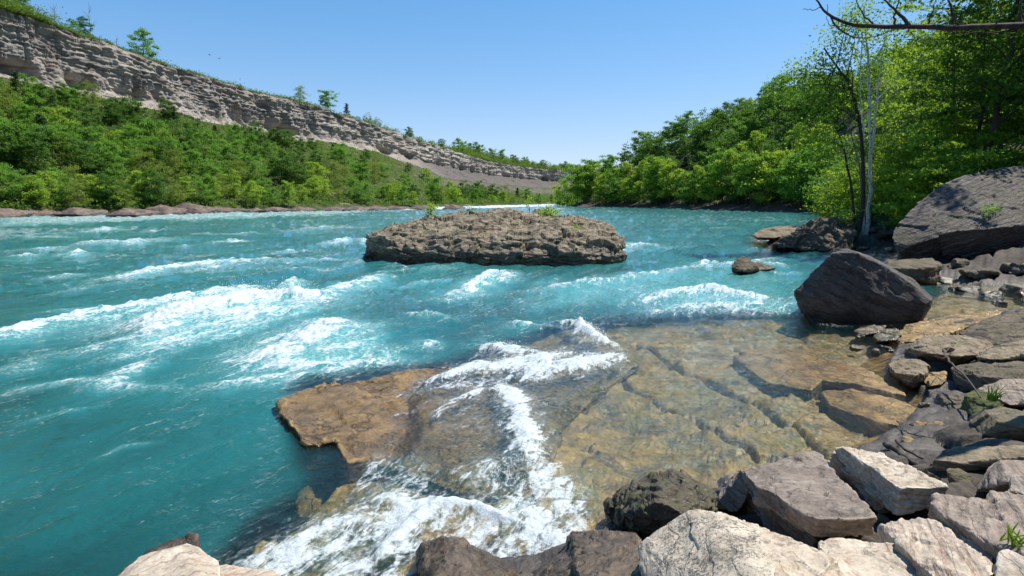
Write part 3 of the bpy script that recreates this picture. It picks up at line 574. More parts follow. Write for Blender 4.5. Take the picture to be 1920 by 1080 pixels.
for i, (px, py, r, mt, lab) in enumerate(SM):
    zz = .10 if r < .3 else .25
    if px in (1660, 1600, 1740, 1800, 1365) and py > 880: zz = .45
    if py == 655 and px == 1780: zz = .5
    if py in (430, 440, 420, 412): zz = .9
    if py == 395: zz = 1.8
    if px == 1110: zz = .38
    c = H(px, py, zz)
    if py < 540: g0 = float(ground(np.array([c[0]]), np.array([c[1]]))[0]); c = (c[0], c[1], max(g0 + r * .15, 0))
    rock('stone', lab, 'stone', [lump(c, r, 100 + i)], mt, max(.009, r / 12), r * .09, 1.2 / r, r * .08, 2.5 / r, seed=50 + i, group='loose stones on the right shore')
for i, (px, py, r, lab) in enumerate([(1790, 470, .9, 'dark slab in the shadow at the foot of the largest boulder, near the cove'), (1840, 490, .8, 'dark block under the middle of the largest boulder'), (1890, 492, 1.0, 'dark block under the right part of the largest boulder'), (1860, 535, .5, 'small black slab at the inlet water, nearest the right edge but one'),
                          (1915, 512, .8, 'dark layered rock at the right edge above the inlet'), (1795, 525, .4, 'low dark slab lying in the inlet water'), (1770, 500, .4, 'dark stone against the right end of the brown-topped flat boulder'), (1830, 512, .6, 'grey-black flat rock on the inlet beach, centre'), (1880, 548, .3, 'little wet stone at the far end of the inlet'), (1720, 470, .4, 'dark stone left under the largest boulder'), (1950, 535, .9, 'dark rock just at the frame edge beside the inlet')]):
    c = H(px, py, .3); g0 = float(ground(np.array([c[0]]), np.array([c[1]]))[0]); c = (c[0], c[1], max(g0 + r * .1, -.05))
    rock('stone', lab, 'stone', [lump(c, r, 700 + i, .42)], 'dshore', r / 13, r * .05, 1.2 / r, r * .12, 4 / r, seed=150 + i, group='loose stones on the right shore', block=r * .12, bfreq=1.6 / r, jag=r * .05)
# --- rocks along the far left waterline
FR = [(-20, 398, 17, 60), (40, 397, 13, 70), (95, 396, 10, 40), (135, 396, 14, 55), (190, 395, 10, 50), (235, 396, 16, 55), (290, 393, 16, 60), (345, 390, 17, 70), (400, 392, 10, 40), (450, 393, 7, 45), (510, 392, 8, 40), (560, 392, 7, 40), (620, 391, 8, 40), (665, 390, 9, 35), (700, 389, 9, 35), (740, 389, 7, 40), (790, 388, 8, 40), (850, 388, 7, 36)]
for i, (px, py, hh, ww) in enumerate(FR):
    base = H(px, py + hh * .72, 0); k = base[1] / F; hh *= 1.35
    rg = random.Random(300 + i); pts = []
    for a in range(10):
        t = a / 9 - .5
        pts.append((base[0] + t * ww * k, base[1] + 1.0 + rg.uniform(-1, 1), hh * k * (1 - abs(t) * 1.3) * rg.uniform(.7, 1.1)))
        pts.append((base[0] + t * ww * 1.08 * k, base[1] - 1.2 + rg.uniform(-.8, .8), hh * k * .25 * rg.uniform(.4, 1)))
        pts.append((base[0] + t * ww * 1.1 * k, base[1] + 6, hh * k * .5)); pts.append((base[0] + t * ww * 1.1 * k, base[1] + rg.uniform(-2, 5), -1))
    names = ['first', 'second', 'third', 'fourth', 'fifth', 'sixth', 'seventh', 'eighth', 'ninth', 'tenth', 'eleventh', 'twelfth', 'thirteenth', 'fourteenth', 'fifteenth', 'sixteenth', 'seventeenth', 'eighteenth']
    rock('shore_boulder', 'low brown boulder, %s from the left along the far left waterline' % names[i], 'boulder', [hull_bm(pts)], 'farshore', .16, .22, .35, .2, .9, seed=90 + i, group='brown boulders on the far left shore')
finish_rocks()

# ------------------------------------------------------------------ left wall of the gorge: talus, cliff, plateau edge, swept along the bank
LP = [  # shore x, y ; cliff rim x, y
    (-140, 5, -176, 8), (-113, 44, -166, 63), (-100, 73.5, -163, 119), (-87, 104, -162, 193), (-80, 122, -160, 222), (-70, 143, -156, 286), (-62, 165, -146, 361), (-53, 190, -125, 416), (-44, 208, -110, 528),
    (-32, 229, -74, 763), (-12, 292, -34, 980), (13, 381, 42, 1190), (40, 470, 160, 1330), (120, 600, 420, 1420)]
LP = np.array(LP, float)
ua = project(np.stack([LP[:, 0], LP[:, 1], LP[:, 0] * 0], -1))[:, 0]
uu = np.concatenate([np.linspace(ua[0], -150, 160)[:-1], np.arange(-150, 1085, 1.6), np.linspace(1085, ua[-1], 40)[1:]])
def along(c): return np.interp(uu, ua, LP[:, c])
def smooth1(a, k=31):
    p = np.pad(a, k // 2, mode='edge'); return np.convolve(p, np.ones(k) / k, mode='valid')
sx, sy, tx, ty = [smooth1(along(c)) for c in range(4)]
arc = np.concatenate([[0], np.cumsum(np.hypot(np.diff(tx), np.diff(ty)))])
tgx, tgy = np.gradient(tx), np.gradient(ty); tl = np.hypot(tgx, tgy)
nx, ny = tgy / tl, -tgx / tl                          # towards the river
RIM, BASE = 63.0, 40.0
NTAL, NCL, NPL = 110, 120, 30
rows = []; shale_rows = []
rimz = RIM + 2.2 * fbm(arc / 60, 0 * arc, 3.3, 3) + 1.0 * fbm(arc / 9, 0 * arc, 6.3, 3)
basez = BASE + 3.5 * fbm(arc / 45, 0 * arc, 1.3, 3)
bx, by = tx + nx * (7 + 14 * sstep(480, 700, ty)), ty + ny * (7 + 14 * sstep(480, 700, ty))
far_ = sstep(480, 700, ty)
basez = basez - 14 * far_
ex = np.interp(ty, [470, 700], [1.12, 2.9])
for i in range(NTAL):
    f = i / (NTAL - 1) * 1.0
    g = f ** 1.4
    x = sx + (bx - sx) * g; y = sy + (by - sy) * g
    z = -1.2 + 2.4 * sstep(0, .05, g) + (basez - 1.2) * np.clip((g - .03) / .97, 0, 1) ** ex
    k = sstep(.02, .2, g) * (1 - sstep(.9, 1, g))
    z = z + k * (2.6 * fbm(x / 22, y / 22, .7, 4) + 1.5 * ridged(arc / 30 + .2 * g, arc * 0 + g * .8, 2.0, 2) - .6)
    rows.append(np.stack([x, y, z], -1)); shale_rows.append(sstep(.70, .84, g + .22 * fbm(arc / 40, g * 3 + 0 * arc, 1.0, 3)) * sstep(520, 720, ty) * (1 - .3 * sstep(.9, 1, g)))
for i in range(NCL):
    f = i / (NCL - 1)
    z = basez + (rimz - basez) * f
    o = 7.0 * (1 - f) ** 1.2
    zz = z + 1.2 * fbm(arc / 30, z / 30, 9.1, 2)
    o = 3.5 * (1 - f) + 3.5 * (1 - f) ** 5 + far_ * 15 * np.clip(.46 - f, 0, 1) / .46 - 1.0 * far_ * (f < .46)
    fa = .18 + .30 * far_
    butt = 5.0 * fbm(arc / 28, z / 40, 5.5, 3) + 4.2 * (ridged(arc / 15 + z / 22, z / 30, 1.5, 4) - .5)
    zz = zz + 1.5 * fbm(arc / 14, z / 12, 3.3, 4); l1 = perlin(arc / 45, zz / 4.2, 2.0) + .45 * perlin(arc / 14, zz / 1.6, 7.0); l2 = perlin(arc / 7, zz / .9, 4.0)
    up = sstep(.30, .55, f + .16 * fbm(arc / 30, 0 * arc, 4.1, 3))
    led = (.95 * np.tanh(l1 * 3.5) + .38 * np.tanh(l2 * 3)) * (.30 + .70 * up) + 1.5 * up - .7
    low = np.exp(-((f - fa) / .11) ** 2) * (1.2 + (7.5 + 6 * far_) * sstep(.05, .3, fbm(arc / 34, 0 * arc, 8.8, 2))) * sstep(0, .05, f)
    blk = 1.1 * fbm(arc / 4.5, z / 5.0, 3.0, 4) - 1.3 * np.exp(-(fbm(arc / 6, z / 40, 6.6, 3) / .035) ** 2) + .7 * fbm(arc / 1.8, z / 1.1, 1.0, 2)
    env = sstep(0, .06, f) * (1 - .6 * sstep(.94, 1, f))
    d = o + env * (butt + led + blk - low)
    rows.append(np.stack([tx + nx * d, ty + ny * d, z], -1)); shale_rows.append(far_ * (1 - sstep(.42, .50, f)) * .99)
for i in range(1, NPL + 1):
    b = (i / NPL) ** 1.7 * 120
    z = rimz + b * .10 + 1.2 * fbm(arc / 14, b / 14 + 0 * arc, 4.0, 3) * min(1, b / 4) + 4 * sstep(300, 140, ty) * sstep(3, 30, b)
    rows.append(np.stack([tx - nx * b, ty - ny * b, z], -1)); shale_rows.append(0 * arc)
WALL = np.stack(rows, 1)                               # [column, row, xyz]
kind = np.concatenate([np.zeros(NTAL), np.ones(NCL), np.full(NPL, 2.0)])
m = NT('gorge_wall')
P = m.n('NewGeometry').outputs['Position']
sp = m.n('SeparateXYZ', {0: P}); z = sp.outputs[2]
band = m.attr('band'); shl = m.attr('shale')
nz = m.n('SeparateXYZ', {0: m.n('NewGeometry').outputs['Normal']}).outputs[2]
P4 = m.vm('MULTIPLY', P, (1, 1, 3.5))
n1 = m.noise(P, .09, 6, .6, .4); n2 = m.noise(P4, .22, 8, .68, .6); n3 = m.noise(P4, .9, 6, .7)
f = m.math('ADD', m.math('MULTIPLY', n1, .5), m.math('ADD', m.math('MULTIPLY', n2, .6), m.math('MULTIPLY', n3, .3)))
rockc = m.mix(m.mr(f, .58, .86), (.10, .09, .084), (.36, .33, .30))
zr = m.math('ADD', z, m.math('MULTIPLY', n1, 10))
rockc = m.mix(m.math('MULTIPLY', m.mr(zr, 50, 57, 1, 0), .75), rockc, m.mix(m.mr(f, .6, .85), (.25, .21, .18), (.47, .425, .375)))
rockc = m.mix(m.math('MULTIPLY', m.mr(zr, 64, 68), .55), rockc, (.10, .078, .064))
ln = m.n('TexWave', {'Vector': m.vm('MULTIPLY', P, (.12, .12, 1)), 'Scale': .11, 'Distortion': 9.0, 'Detail': 6.0, 'Detail Scale': .8}, wave_type='BANDS', bands_direction='Z').outputs[1]
rockc = m.mix(m.math('MULTIPLY', m.mr(ln, .0, .22, 1, 0), .5), rockc, (.05, .04, .036))
rockc = m.mix(m.math('MULTIPLY', m.mr(m.noise(m.vm('ADD', P4, (40, 3, 9)), .12, 5, .6, .6), .55, .66), .5), rockc, (.27, .18, .12))
soil = m.mix(m.mr(n2, .4, .65), (.032, .048, .012), (.085, .10, .03))
soil = m.mix(m.mr(m.noise(P, .13, 5, .6), .60, .68), soil, (.26, .21, .16))
stripe = m.noise(m.vm('MULTIPLY', P, (.012, .10, .01)), 1.0, 4, .6)
shale = m.mix(m.mr(m.math('ADD', n2, m.math('MULTIPLY', n3, .4)), .5, .85), (.07, .06, .052), (.15, .132, .117))
shale = m.mix(m.math('MULTIPLY', m.mr(stripe, .44, .56), .9), shale, (.07, .085, .03))
soil = m.mix(shl, soil, shale)
plat = m.mix(m.mr(n2, .4, .65), (.06, .085, .018), (.14, .17, .04))
stn = m.noise(m.vm('MULTIPLY', P, (.30, .30, .035)), 1.0, 5, .65)
rockc = m.mix(m.math('MULTIPLY', m.mr(stn, .52, .66), .45), rockc, (.085, .072, .064))
buff = m.math('ADD', m.math('MULTIPLY', m.mr(m.noise(m.vm('MULTIPLY', P, (1, 1, 1.6)), .045, 5, .6, .8), .46, .60), .5), m.math('MULTIPLY', m.mr(sp.outputs[1], 430, 600), .4))
rockc = m.mix(m.math('MULTIPLY', buff, m.mr(n3, .35, .6, .35, 1)), rockc, (.46, .405, .335))
rockc = m.mix(shl, rockc, m.mix(m.mr(n3, .3, .7), (.065, .056, .05), (.16, .142, .128)))
col = m.mix(m.mr(band, .55, .9), soil, rockc)
col = m.mix(m.mr(band, 1.1, 1.6), col, plat)
b = m.n('Bump', {'Strength': .8, 'Distance': 1.2, 'Height': m.math('ADD', n2, m.math('MULTIPLY', n3, .6))})
M['wall'] = m.surf(m.n('BsdfPrincipled', {'Base Color': col, 'Roughness': .95, 'Normal': b.outputs[0], 'Specular IOR Level': .2}))
nc, nr = WALL.shape[:2]
wv = WALL.reshape(-1, 3)
wme = np_mesh('hills', wv, grid_faces(nc, nr)[:, ::-1], M['wall'], True, {'band': np.tile(kind, nc), 'shale': np.stack(shale_rows, 1).ravel()})
tag(link('hills', wme), kind='structure')

# ------------------------------------------------------------------ the river surface
azw = np.concatenate([np.arange(-80, -43, .7), np.arange(-43, 43, .085), np.arange(43, 75, .8)])
dist = [2.2]
while dist[-1] < 700:
    d = dist[-1]; dist.append(d + min(max(.018, d * d * .00052), 1.6 + d * .01))
dist = np.array(dist)
X, Y = polar(azw, dist); shp = X.shape
x, y = X.ravel(), Y.ravel(); N = x.size
FL = np.array([.42, .907])
wx = 1.6 * fbm(x / 9, y / 9, 3.1, 3); wy = 1.6 * fbm(x / 9, y / 9, 8.1, 3)
near_w = sstep(4, 20, y)
U = (x + wx * near_w) * FL[0] + (y + wy * near_w) * FL[1]; Vv = -(x + wx * near_w) * FL[1] + (y + wy * near_w) * FL[0]
g0 = ground(x, y)
# px coordinates are only used to write the features down; they become places on the water plane
def WPL(l): return [H(a, b, 0)[:2] for a, b in l]
LINES = [  # (points in the photo, half width m, crest height m, foam, trailing side width factor)
    ([(-60, 652), (0, 640), (70, 622), (150, 606), (260, 588), (330, 570), (420, 552), (500, 535)], .42, .22, .95),
    ([(255, 640), (300, 612), (370, 588), (450, 572), (520, 560), (575, 562), (600, 575)], .70, .30, 1.2),
    ([(330, 640), (420, 605), (500, 590), (580, 585)], .7, .20, .95),
    ([(560, 562), (620, 548), (690, 528), (720, 520)], .35, .2, .9),
    ([(500, 550), (545, 540), (575, 525)], .25, .3, .9),
    ([(40, 668), (160, 664), (260, 640), (330, 632)], .3, .05, .62),
    ([(150, 690), (230, 672), (300, 662), (400, 640), (480, 628)], .25, .08, .6),
    ([(440, 700), (520, 668), (580, 640), (620, 612), (650, 600)], .55, .15, 1.0),
    ([(560, 690), (640, 655), (690, 640)], .45, .1, .8),
    ([(430, 700), (520, 690), (600, 688), (700, 682), (790, 680)], .30, .08, .85),
    ([(350, 735), (450, 720), (560, 706), (640, 700)], .20, .06, .75),
    ([(0, 745), (60, 728), (130, 718), (220, 728), (330, 734)], .16, .06, .7),
    ([(0, 705), (40, 690), (90, 670)], .25, .08, .6), ([(130, 740), (200, 715), (260, 690), (300, 668)], .2, .06, .65),
    ([(610, 635), (660, 620), (720, 632)], .25, .1, .75), ([(690, 690), (720, 660), (800, 640)], .2, .08, .6), ([(770, 655), (800, 640), (812, 655)], .18, .08, .8),
    ([(820, 565), (870, 545), (920, 520), (965, 508)], .32, .26, .98), ([(900, 530), (940, 525), (970, 512)], .30, .15, .9),
    ([(750, 590), (800, 592), (845, 598)], .16, .1, .75), ([(760, 560), (830, 565), (930, 545)], .2, .05, .6),
    ([(960, 548), (1040, 540), (1140, 530), (1200, 520), (1300, 505), (1400, 492), (1470, 484)], .28, .10, .72), ([(1080, 530), (1170, 545), (1260, 530)], .25, .05, .5),
    ([(1195, 575), (1250, 555), (1330, 545), (1400, 560), (1490, 575)], .45, .12, 1.0), ([(1210, 590), (1300, 578), (1400, 576), (1490, 572)], .5, .08, .85), ([(1330, 542), (1340, 548), (1380, 556)], .3, .08, .9),
    ([(955, 602), (975, 612), (1050, 616)], .14, .1, .9), ([(930, 545), (1000, 575), (1060, 560)], .2, .02, .35),
    ([(1040, 608), (1085, 612), (1105, 635), (1135, 655), (1178, 674)], .17, .12, 1.25), ([(1165, 672), (1120, 690), (1060, 703), (1000, 715), (950, 735)], .30, .14, 1.12),
    ([(1085, 668), (1010, 692), (930, 702), (850, 690)], .38, .17, 1.08), ([(895, 650), (930, 655), (975, 675), (1040, 690)], .25, .16, 1.1),
    ([(770, 745), (820, 720), (880, 705), (950, 700)], .28, .10, 1.05), ([(800, 800), (850, 765), (900, 745), (960, 740)], .10, .05, .8), ([(690, 765), (740, 745), (800, 735)], .10, .02, .55), ([(700, 790), (760, 775), (830, 770)], .08, .02, .5),
    ([(935, 725), (958, 755), (978, 790), (985, 830), (996, 865), (1018, 905)], .19, .09, 1.08), ([(1000, 860), (1030, 905), (1055, 945), (1080, 990)], .22, .06, .98),
    ([(930, 880), (985, 850), (1005, 835)], .15, .05, .8), ([(860, 910), (920, 890), (1000, 880)], .2, .05, .75), ([(720, 860), (760, 900), (780, 940)], .22, .05, .7), ([(715, 900), (760, 960), (820, 955), (900, 960)], .2, .06, .95),
    ([(640, 985), (720, 945), (790, 945)], .18, .06, .9), ([(700, 1075), (720, 1035), (770, 995), (830, 960), (890, 955), (960, 985), (1010, 960)], .09, .09, 1.3), ([(470, 1060), (560, 1020), (640, 985), (700, 960)], .16, .06, .95),
    ([(960, 940), (1000, 970), (1030, 1020), (1010, 1060)], .2, .06, 1.1), ([(440, 1045), (540, 1040), (650, 1060)], .25, .03, .9),
    # round the island, then far left and middle streaks
    ([(682, 459), (716, 469), (780, 474)], .16, .03, .8), ([(780, 474), (900, 478), (950, 479)], .10, .02, .55), ([(1060, 477), (1120, 474), (1176, 464)], .16, .03, .85), ([(1600, 470), (1540, 471), (1452, 466)], .12, .02, .6), ([(1372, 503), (1400, 506), (1430, 505)], .12, .03, .8),
    ([(60, 560), (180, 540), (300, 528)], .22, .04, .5), ([(200, 585), (330, 560), (400, 545)], .2, .04, .5), ([(480, 515), (560, 508), (640, 503)], .22, .04, .55), ([(720, 545), (800, 530), (880, 520)], .18, .04, .5), ([(20, 600), (120, 585), (220, 570)], .2, .03, .45),
    ([(650, 520), (760, 505), (880, 500)], .18, .03, .5), ([(1200, 470), (1300, 462), (1400, 462)], .3, .04, .5), ([(30, 800), (120, 775), (200, 765)], .05, .01, .5), ([(180, 860), (240, 835), (300, 825)], .04, .01, .45),
    ([(170, 528), (270, 512), (360, 500), (450, 494), (560, 489)], .42, .15, 1.0), ([(330, 520), (400, 503), (460, 496)], .3, .05, .6), ([(60, 524), (130, 517), (160, 513)], .3, .15, .8),
    ([(20, 471), (90, 468), (150, 466)], .7, .2, .8), ([(105, 478), (150, 478), (180, 477)], .4, .25, 1.15), ([(140, 465), (180, 458), (240, 459), (320, 449)], .7, .25, .9), ([(380, 460), (430, 455), (475, 451)], .5, .22, 1.0), ([(490, 478), (550, 473), (600, 474)], .5, .18, .85), ([(600, 461), (640, 454), (690, 448)], .5, .2, .9),
    ([(20, 481), (50, 479), (60, 481)], .3, .2, 1.0), ([(300, 465), (340, 463), (345, 465)], .3, .15, .9), ([(0, 443), (60, 440), (120, 438)], .8, .2, .7), ([(170, 436), (205, 430)], .8, .25, .9), ([(270, 435), (300, 433)], .6, .25, 1.0), ([(370, 440), (470, 440)], .8, .15, .6), ([(60, 446), (110, 444)], .7, .2, .7), ([(520, 440), (600, 430), (690, 425)], .8, .2, .7), ([(560, 485), (620, 486), (690, 488)], .3, .08, .7), ([(640, 500), (690, 488), (720, 492)], .2, .08, .6),
    ([(670, 446), (690, 455), (720, 466)], .4, .05, .9), ([(1165, 462), (1200, 458), (1230, 464)], .5, .1, .95), ([(1130, 470), (1170, 468), (1210, 470)], .3, .05, .7), ([(960, 476), (1020, 480), (1060, 477)], .22, .03, .85), ([(1010, 490), (1060, 482)], .25, .05, .6),
    ([(1290, 430), (1340, 428), (1400, 430)], .8, .1, .5), ([(1280, 500), (1330, 494), (1370, 492)], .3, .15, .95), ([(1425, 494), (1460, 500), (1475, 500)], .35, .1, .9), ([(1420, 508), (1480, 512), (1510, 516)], .25, .05, .6), ([(1395, 445), (1440, 450), (1450, 462)], .35, .05, .7),
    ([(1450, 468), (1520, 472), (1600, 472)], .18, .02, .7), ([(1490, 560), (1510, 590), (1540, 605)], .15, .12, .9), ([(1495, 600), (1560, 612), (1610, 616)], .12, .02, .5)]
FIELDS = [  # polygon, foam, milk, softness m
    ([(0, 408), (640, 396), (700, 399), (400, 411), (0, 424)], .52, .9, 5), ([(640, 394), (800, 389.5), (1040, 383.6), (1045, 387.5), (900, 391), (760, 394.5)], .92, 1.0, 4),
    ([(250, 650), (330, 610), (470, 570), (590, 565), (600, 585), (500, 620), (380, 650), (200, 680)], .58, .9, .5), ([(440, 705), (580, 620), (650, 600), (730, 600), (720, 640), (790, 690), (640, 700)], .45, .8, .6),
    ([(440, 1110), (450, 1040), (620, 985), (700, 945), (790, 940), (900, 950), (1000, 900), (1060, 950), (1090, 990), (1050, 1060), (1000, 1110)], .62, .95, .12), ([(700, 850), (770, 880), (800, 940), (690, 950), (640, 950)], .42, .6, .12), ([(870, 900), (1000, 850), (1040, 910), (1000, 960), (880, 950)], .55, .7, .1),
    ([(850, 700), (1000, 690), (1090, 668), (1150, 680), (1060, 705), (960, 730), (900, 740), (770, 745)], .58, .9, .15), ([(1200, 585), (1330, 548), (1490, 575), (1480, 592), (1300, 590)], .48, .8, .5),
    ([(800, 800), (850, 770), (960, 770), (985, 830), (940, 840), (820, 830)], .22, .2, .1), ([(1000, 530), (1350, 500), (1480, 520), (1480, 560), (1200, 570), (1000, 570)], .10, .6, 1.2)]
foam = np.zeros(N); hgt = np.zeros(N); milk = np.zeros(N)
jk = np.clip(y / 14, .35, 3); jx = .32 * fbm(x / 1.3, y / 1.3, 1.1, 5, .62) * jk; jy = .5 * fbm(x / 1.3, y / 1.3, 6.1, 5, .62) * jk
for (pl, w, hh, fo) in LINES:
    pts = WPL(pl); pa = np.array(pts)
    mg = w * 4 + 1.5 + .03 * pa[:, 1].max()
    s = np.where((x > pa[:, 0].min() - mg) & (x < pa[:, 0].max() + mg) & (y > pa[:, 1].min() - mg) & (y < pa[:, 1].max() + mg))[0]
    if not len(s): continue
    n = len(pts); vals = [0.25] + [1.0] * (n - 2) + [0.25] if n > 2 else [.8, .8]
    d, v = seg_dist(x[s] + jx[s], y[s] + jy[s], pts, vals=vals)
    k = np.exp(-(d / w) ** 2) * v
    foam[s] = np.maximum(foam[s], .90 * fo * k + .40 * fo * v * np.exp(-(d / (w * 2.6)) ** 2) * (1 - k))
    milk[s] = np.maximum(milk[s], .8 * np.exp(-(d / (w * 2.2)) ** 2) * v * min(1, fo))
    hgt[s] += hh * (.62 if pa[:, 1].max() < 14 else .9) * np.exp(-(d / (w * 1.15)) ** 2) * v
for (pl, fo, mk, so) in FIELDS:
    pa = np.array(WPL(pl)); mg = so * 2 + 2 + .04 * pa[:, 1].max()
    s = np.where((x > pa[:, 0].min() - mg) & (x < pa[:, 0].max() + mg) & (y > pa[:, 1].min() - mg) & (y < pa[:, 1].max() + mg))[0]
    k = sstep(-so, so, sdist(x[s] + jx[s], y[s] + jy[s], [tuple(q) for q in pa]))
    foam[s] = np.maximum(foam[s], fo * k); milk[s] = np.maximum(milk[s], mk * k)
# free streaks of foam drawn out along the current
streak = ridged(U / 7.0, Vv / 1.1, 2.2, 4); patch = fbm(x / 16, y / 16, 5.5, 3)
reg = np.interp(y, [0, 10, 14, 22, 60, 200, 400], [.0, .03, .16, .32, .42, .48, .6]) * np.where(x > 2 + y * .12, .62, 1.0)
rs = sstep(.55, .95, streak + patch * .8) * reg
foam = np.maximum(foam, rs)
caps = sstep(.30, .62, fbm(U / 5.5, Vv / 9.0, 9.9, 4) + .25 * patch) * np.interp(y, [20, 45, 120], [0, .45, .8]) * np.where(x > 3 + y * .1, .35, 1)
foam = np.maximum(foam, caps)
shal = sstep(-1.4, .4, sdist(x, y, SHELF)) * (y < 40)
calm = 1 - .85 * sstep(-.5, .6, sdist(x, y, WPL([(1180, 690), (1110, 640), (1200, 610), (1500, 612), (1600, 640), (1990, 560), (1990, 1000), (1200, 1000), (1010, 860), (980, 740)]))) * (y < 30)
amp = np.interp(y, [0, 6, 12, 20, 40, 120, 400], [.05, .06, .12, .20, .34, .55, .8]) * (1 - .55 * shal) * (.25 + .75 * calm)
wv_ = (1.1 * fbm(U / 6.5, Vv / 2.6, .3, 4) + .7 * fbm(U / 2.6, Vv / .8, 4.3, 4) + .25 * fbm(x / .45, y / .45, 7.3, 3) * sstep(60, 20, y))
far_w = np.abs(fbm(U / 11, Vv / 14, 6.6, 3)) * np.interp(y, [40, 120], [0, .9])
hz = amp * (wv_ + far_w) + hgt
lump = fbm(x / .22, y / .22, 2.8, 4) * .5 + ridged(x / .5, y / .5, 5.8, 3) * .5
hz += np.clip(foam, 0, 1.1) * np.interp(y, [3, 8, 14, 30, 60], [.05, .10, .20, .22, .3]) * lump
foam += caps * 0
# a sheet of water over the ledge
over = sdist(x, y, WPL([(770, 750), (830, 705), (960, 655), (1130, 640), (1190, 680), (1060, 790), (1010, 880), (860, 925), (740, 880), (780, 800)]))
film = sstep(-.15, .25, over) * (y < 20)
hz = hz * (1 - .3 * film) + film * .10
milk = np.clip(milk + np.interp(y, [8, 25, 90, 300], [0, .22, .42, .6]) * (1 - shal) + np.interp(y, [8, 16], [.12, .35]) * fbm(x / 7, y / 7, 1.9, 3) * (1 - shal), 0, 1)
foam *= np.where((y < 30), np.clip(.35 + calm, 0, 1), 1)
zw = hz
# depth of the water below each point, from the bed and the rocks that stand in it
dep = zw - g0
tri_v, tri_f, off = [], [], 0
for o in COL.objects:
    if o.type == 'MESH' and o.get('category') in ('ledge', 'rock', 'boulder', 'stone') and 3 < o.location.y < 30:
        me = o.data; nv = len(me.vertices)
        c = np.empty(nv * 3, np.float32); me.vertices.foreach_get('co', c); c = c.reshape(-1, 3) + np.array(o.location)
        if c[:, 2].min() > .15: continue
        tri_v.extend(c.tolist()); tri_f.extend([[i + off for i in p.vertices] for p in me.polygons]); off += nv
bvh = BVHTree.FromPolygons(tri_v, tri_f)
cand = np.where((y < 24) & (sdist(x, y, SHELF) > -1.6) & (x > -4.5) & (dep > -.1))[0]
dn = Vector((0, 0, -1))
for i in cand:
    h = bvh.ray_cast((x[i], y[i], 2.5), dn)
    if h[0] is not None:
        dd = zw[i] - h[0].z
        if dd < dep[i]: dep[i] = dd
D2 = dep.reshape(shp); Dc = np.clip(D2, -.1, 2.5)      # the veil of the water softens what lies deeper
for ax_, kk in ((0, 17), (1, 13), (0, 17), (1, 13)):
    pd = [(0, 0), (0, 0)]; pd[ax_] = (kk // 2 + 1, kk // 2); c_ = np.cumsum(np.pad(Dc, pd, mode='edge'), axis=ax_)
    n_ = Dc.shape[ax_]; Dc = (np.take(c_, np.arange(kk, kk + n_), ax_) - np.take(c_, np.arange(0, n_), ax_)) / kk
wt = sstep(.10, .40, D2); dep = (D2 * (1 - wt) + np.where(D2 > 2.4, np.maximum(Dc, D2 * .9), Dc) * wt).ravel()
wme = np_mesh('water', np.stack([x, y, zw], -1), grid_faces(*shp), None, True,
              {'foam': foam, 'milk': milk, 'depth': np.clip(dep, 0, 6), 'flow': np.stack([U, Vv, x * 0], -1)})
m = NT('river_water')
fl = m.attr('flow', 'Vector'); fo = m.attr('foam'); mk = m.attr('milk'); dp = m.attr('depth')
P = m.n('NewGeometry').outputs['Position']
fs = m.vm('MULTIPLY', fl, (.45, 1.25, 1))
na = m.noise(fs, 3.2, 9, .66, .9)
nb = m.noise(P, 15, 8, .7, .6)
nl = m.noise(m.vm('ADD', fs, (7, 3, 0)), 5.5, 4, .6, 1.6)
lace = m.math('SUBTRACT', 1.0, m.math('MULTIPLY', m.math('ABSOLUTE', m.math('SUBTRACT', nl, .5)), 7.0), True)
t = m.math('ADD', fo, m.math('ADD', m.math('MULTIPLY', m.math('SUBTRACT', na, .5), 2.3), m.math('ADD', m.math('MULTIPLY', m.math('SUBTRACT', nb, .5), 1.2), m.math('MULTIPLY', m.math('SUBTRACT', lace, .4), .26))))
ff = m.mr(t, .44, 1.0, 0, 1, True)
vein = m.math('MULTIPLY', m.math('POWER', lace, 2.0), m.mr(m.math('ADD', fo, m.math('MULTIPLY', mk, .16)), .16, .55, 0, .6))
ff = m.math('MAXIMUM', ff, m.math('MULTIPLY', vein, m.mr(nb, .42, .6)))
wq = m.noise(m.vm('MULTIPLY', fl, (.7, 1.2, 1)), 3.0, 5, .6, .8)
dp = m.math('MAXIMUM', m.math('ADD', dp, m.math('MULTIPLY', m.math('SUBTRACT', wq, .5), m.mr(dp, .05, .3, 0, .55))), 0.0)
T = m.math('POWER', 2.718, m.math('ADD', m.math('MULTIPLY', m.math('MULTIPLY', dp, dp), -.85), m.math('MULTIPLY', dp, -.05)))
tint = m.n('CombineXYZ', {0: m.math('POWER', 2.718, m.math('MULTIPLY', dp, -.42)), 1: m.math('POWER', 2.718, m.math('MULTIPLY', dp, -.16)), 2: m.math('POWER', 2.718, m.math('MULTIPLY', dp, -.30))})
nc1 = m.noise(m.vm('MULTIPLY', fl, (.5, 1, 1)), .35, 4, .6)
deepc = m.mix(m.mr(nc1, .35, .65), (.009, .066, .063), (.010, .122, .122))
bodyc = m.mix(m.math('MULTIPLY', mk, m.mr(na, .25, .7, .5, 1)), deepc, (.085, .345, .335))
wv1 = m.noise(m.vm('MULTIPLY', fl, (.55, 1.3, 1)), 2.4, 6, .62, .5); wv2 = m.noise(P, 9, 4, .6, .4)
bp = m.n('Bump', {'Strength': m.mr(T, .2, .9, .46, .52), 'Distance': .16, 'Height': m.math('ADD', wv1, m.math('ADD', m.math('MULTIPLY', wv2, .34), m.math('MULTIPLY', m.noise(P, 30, 2, .5), .075)))})
body = m.n('MixShader', {0: T, 1: m.n('BsdfDiffuse', {'Color': bodyc, 'Normal': bp.outputs[0]}), 2: m.n('BsdfTransparent', {'Color': tint})})
fr = m.n('Fresnel', {'IOR': 1.33, 'Normal': bp.outputs[0]})
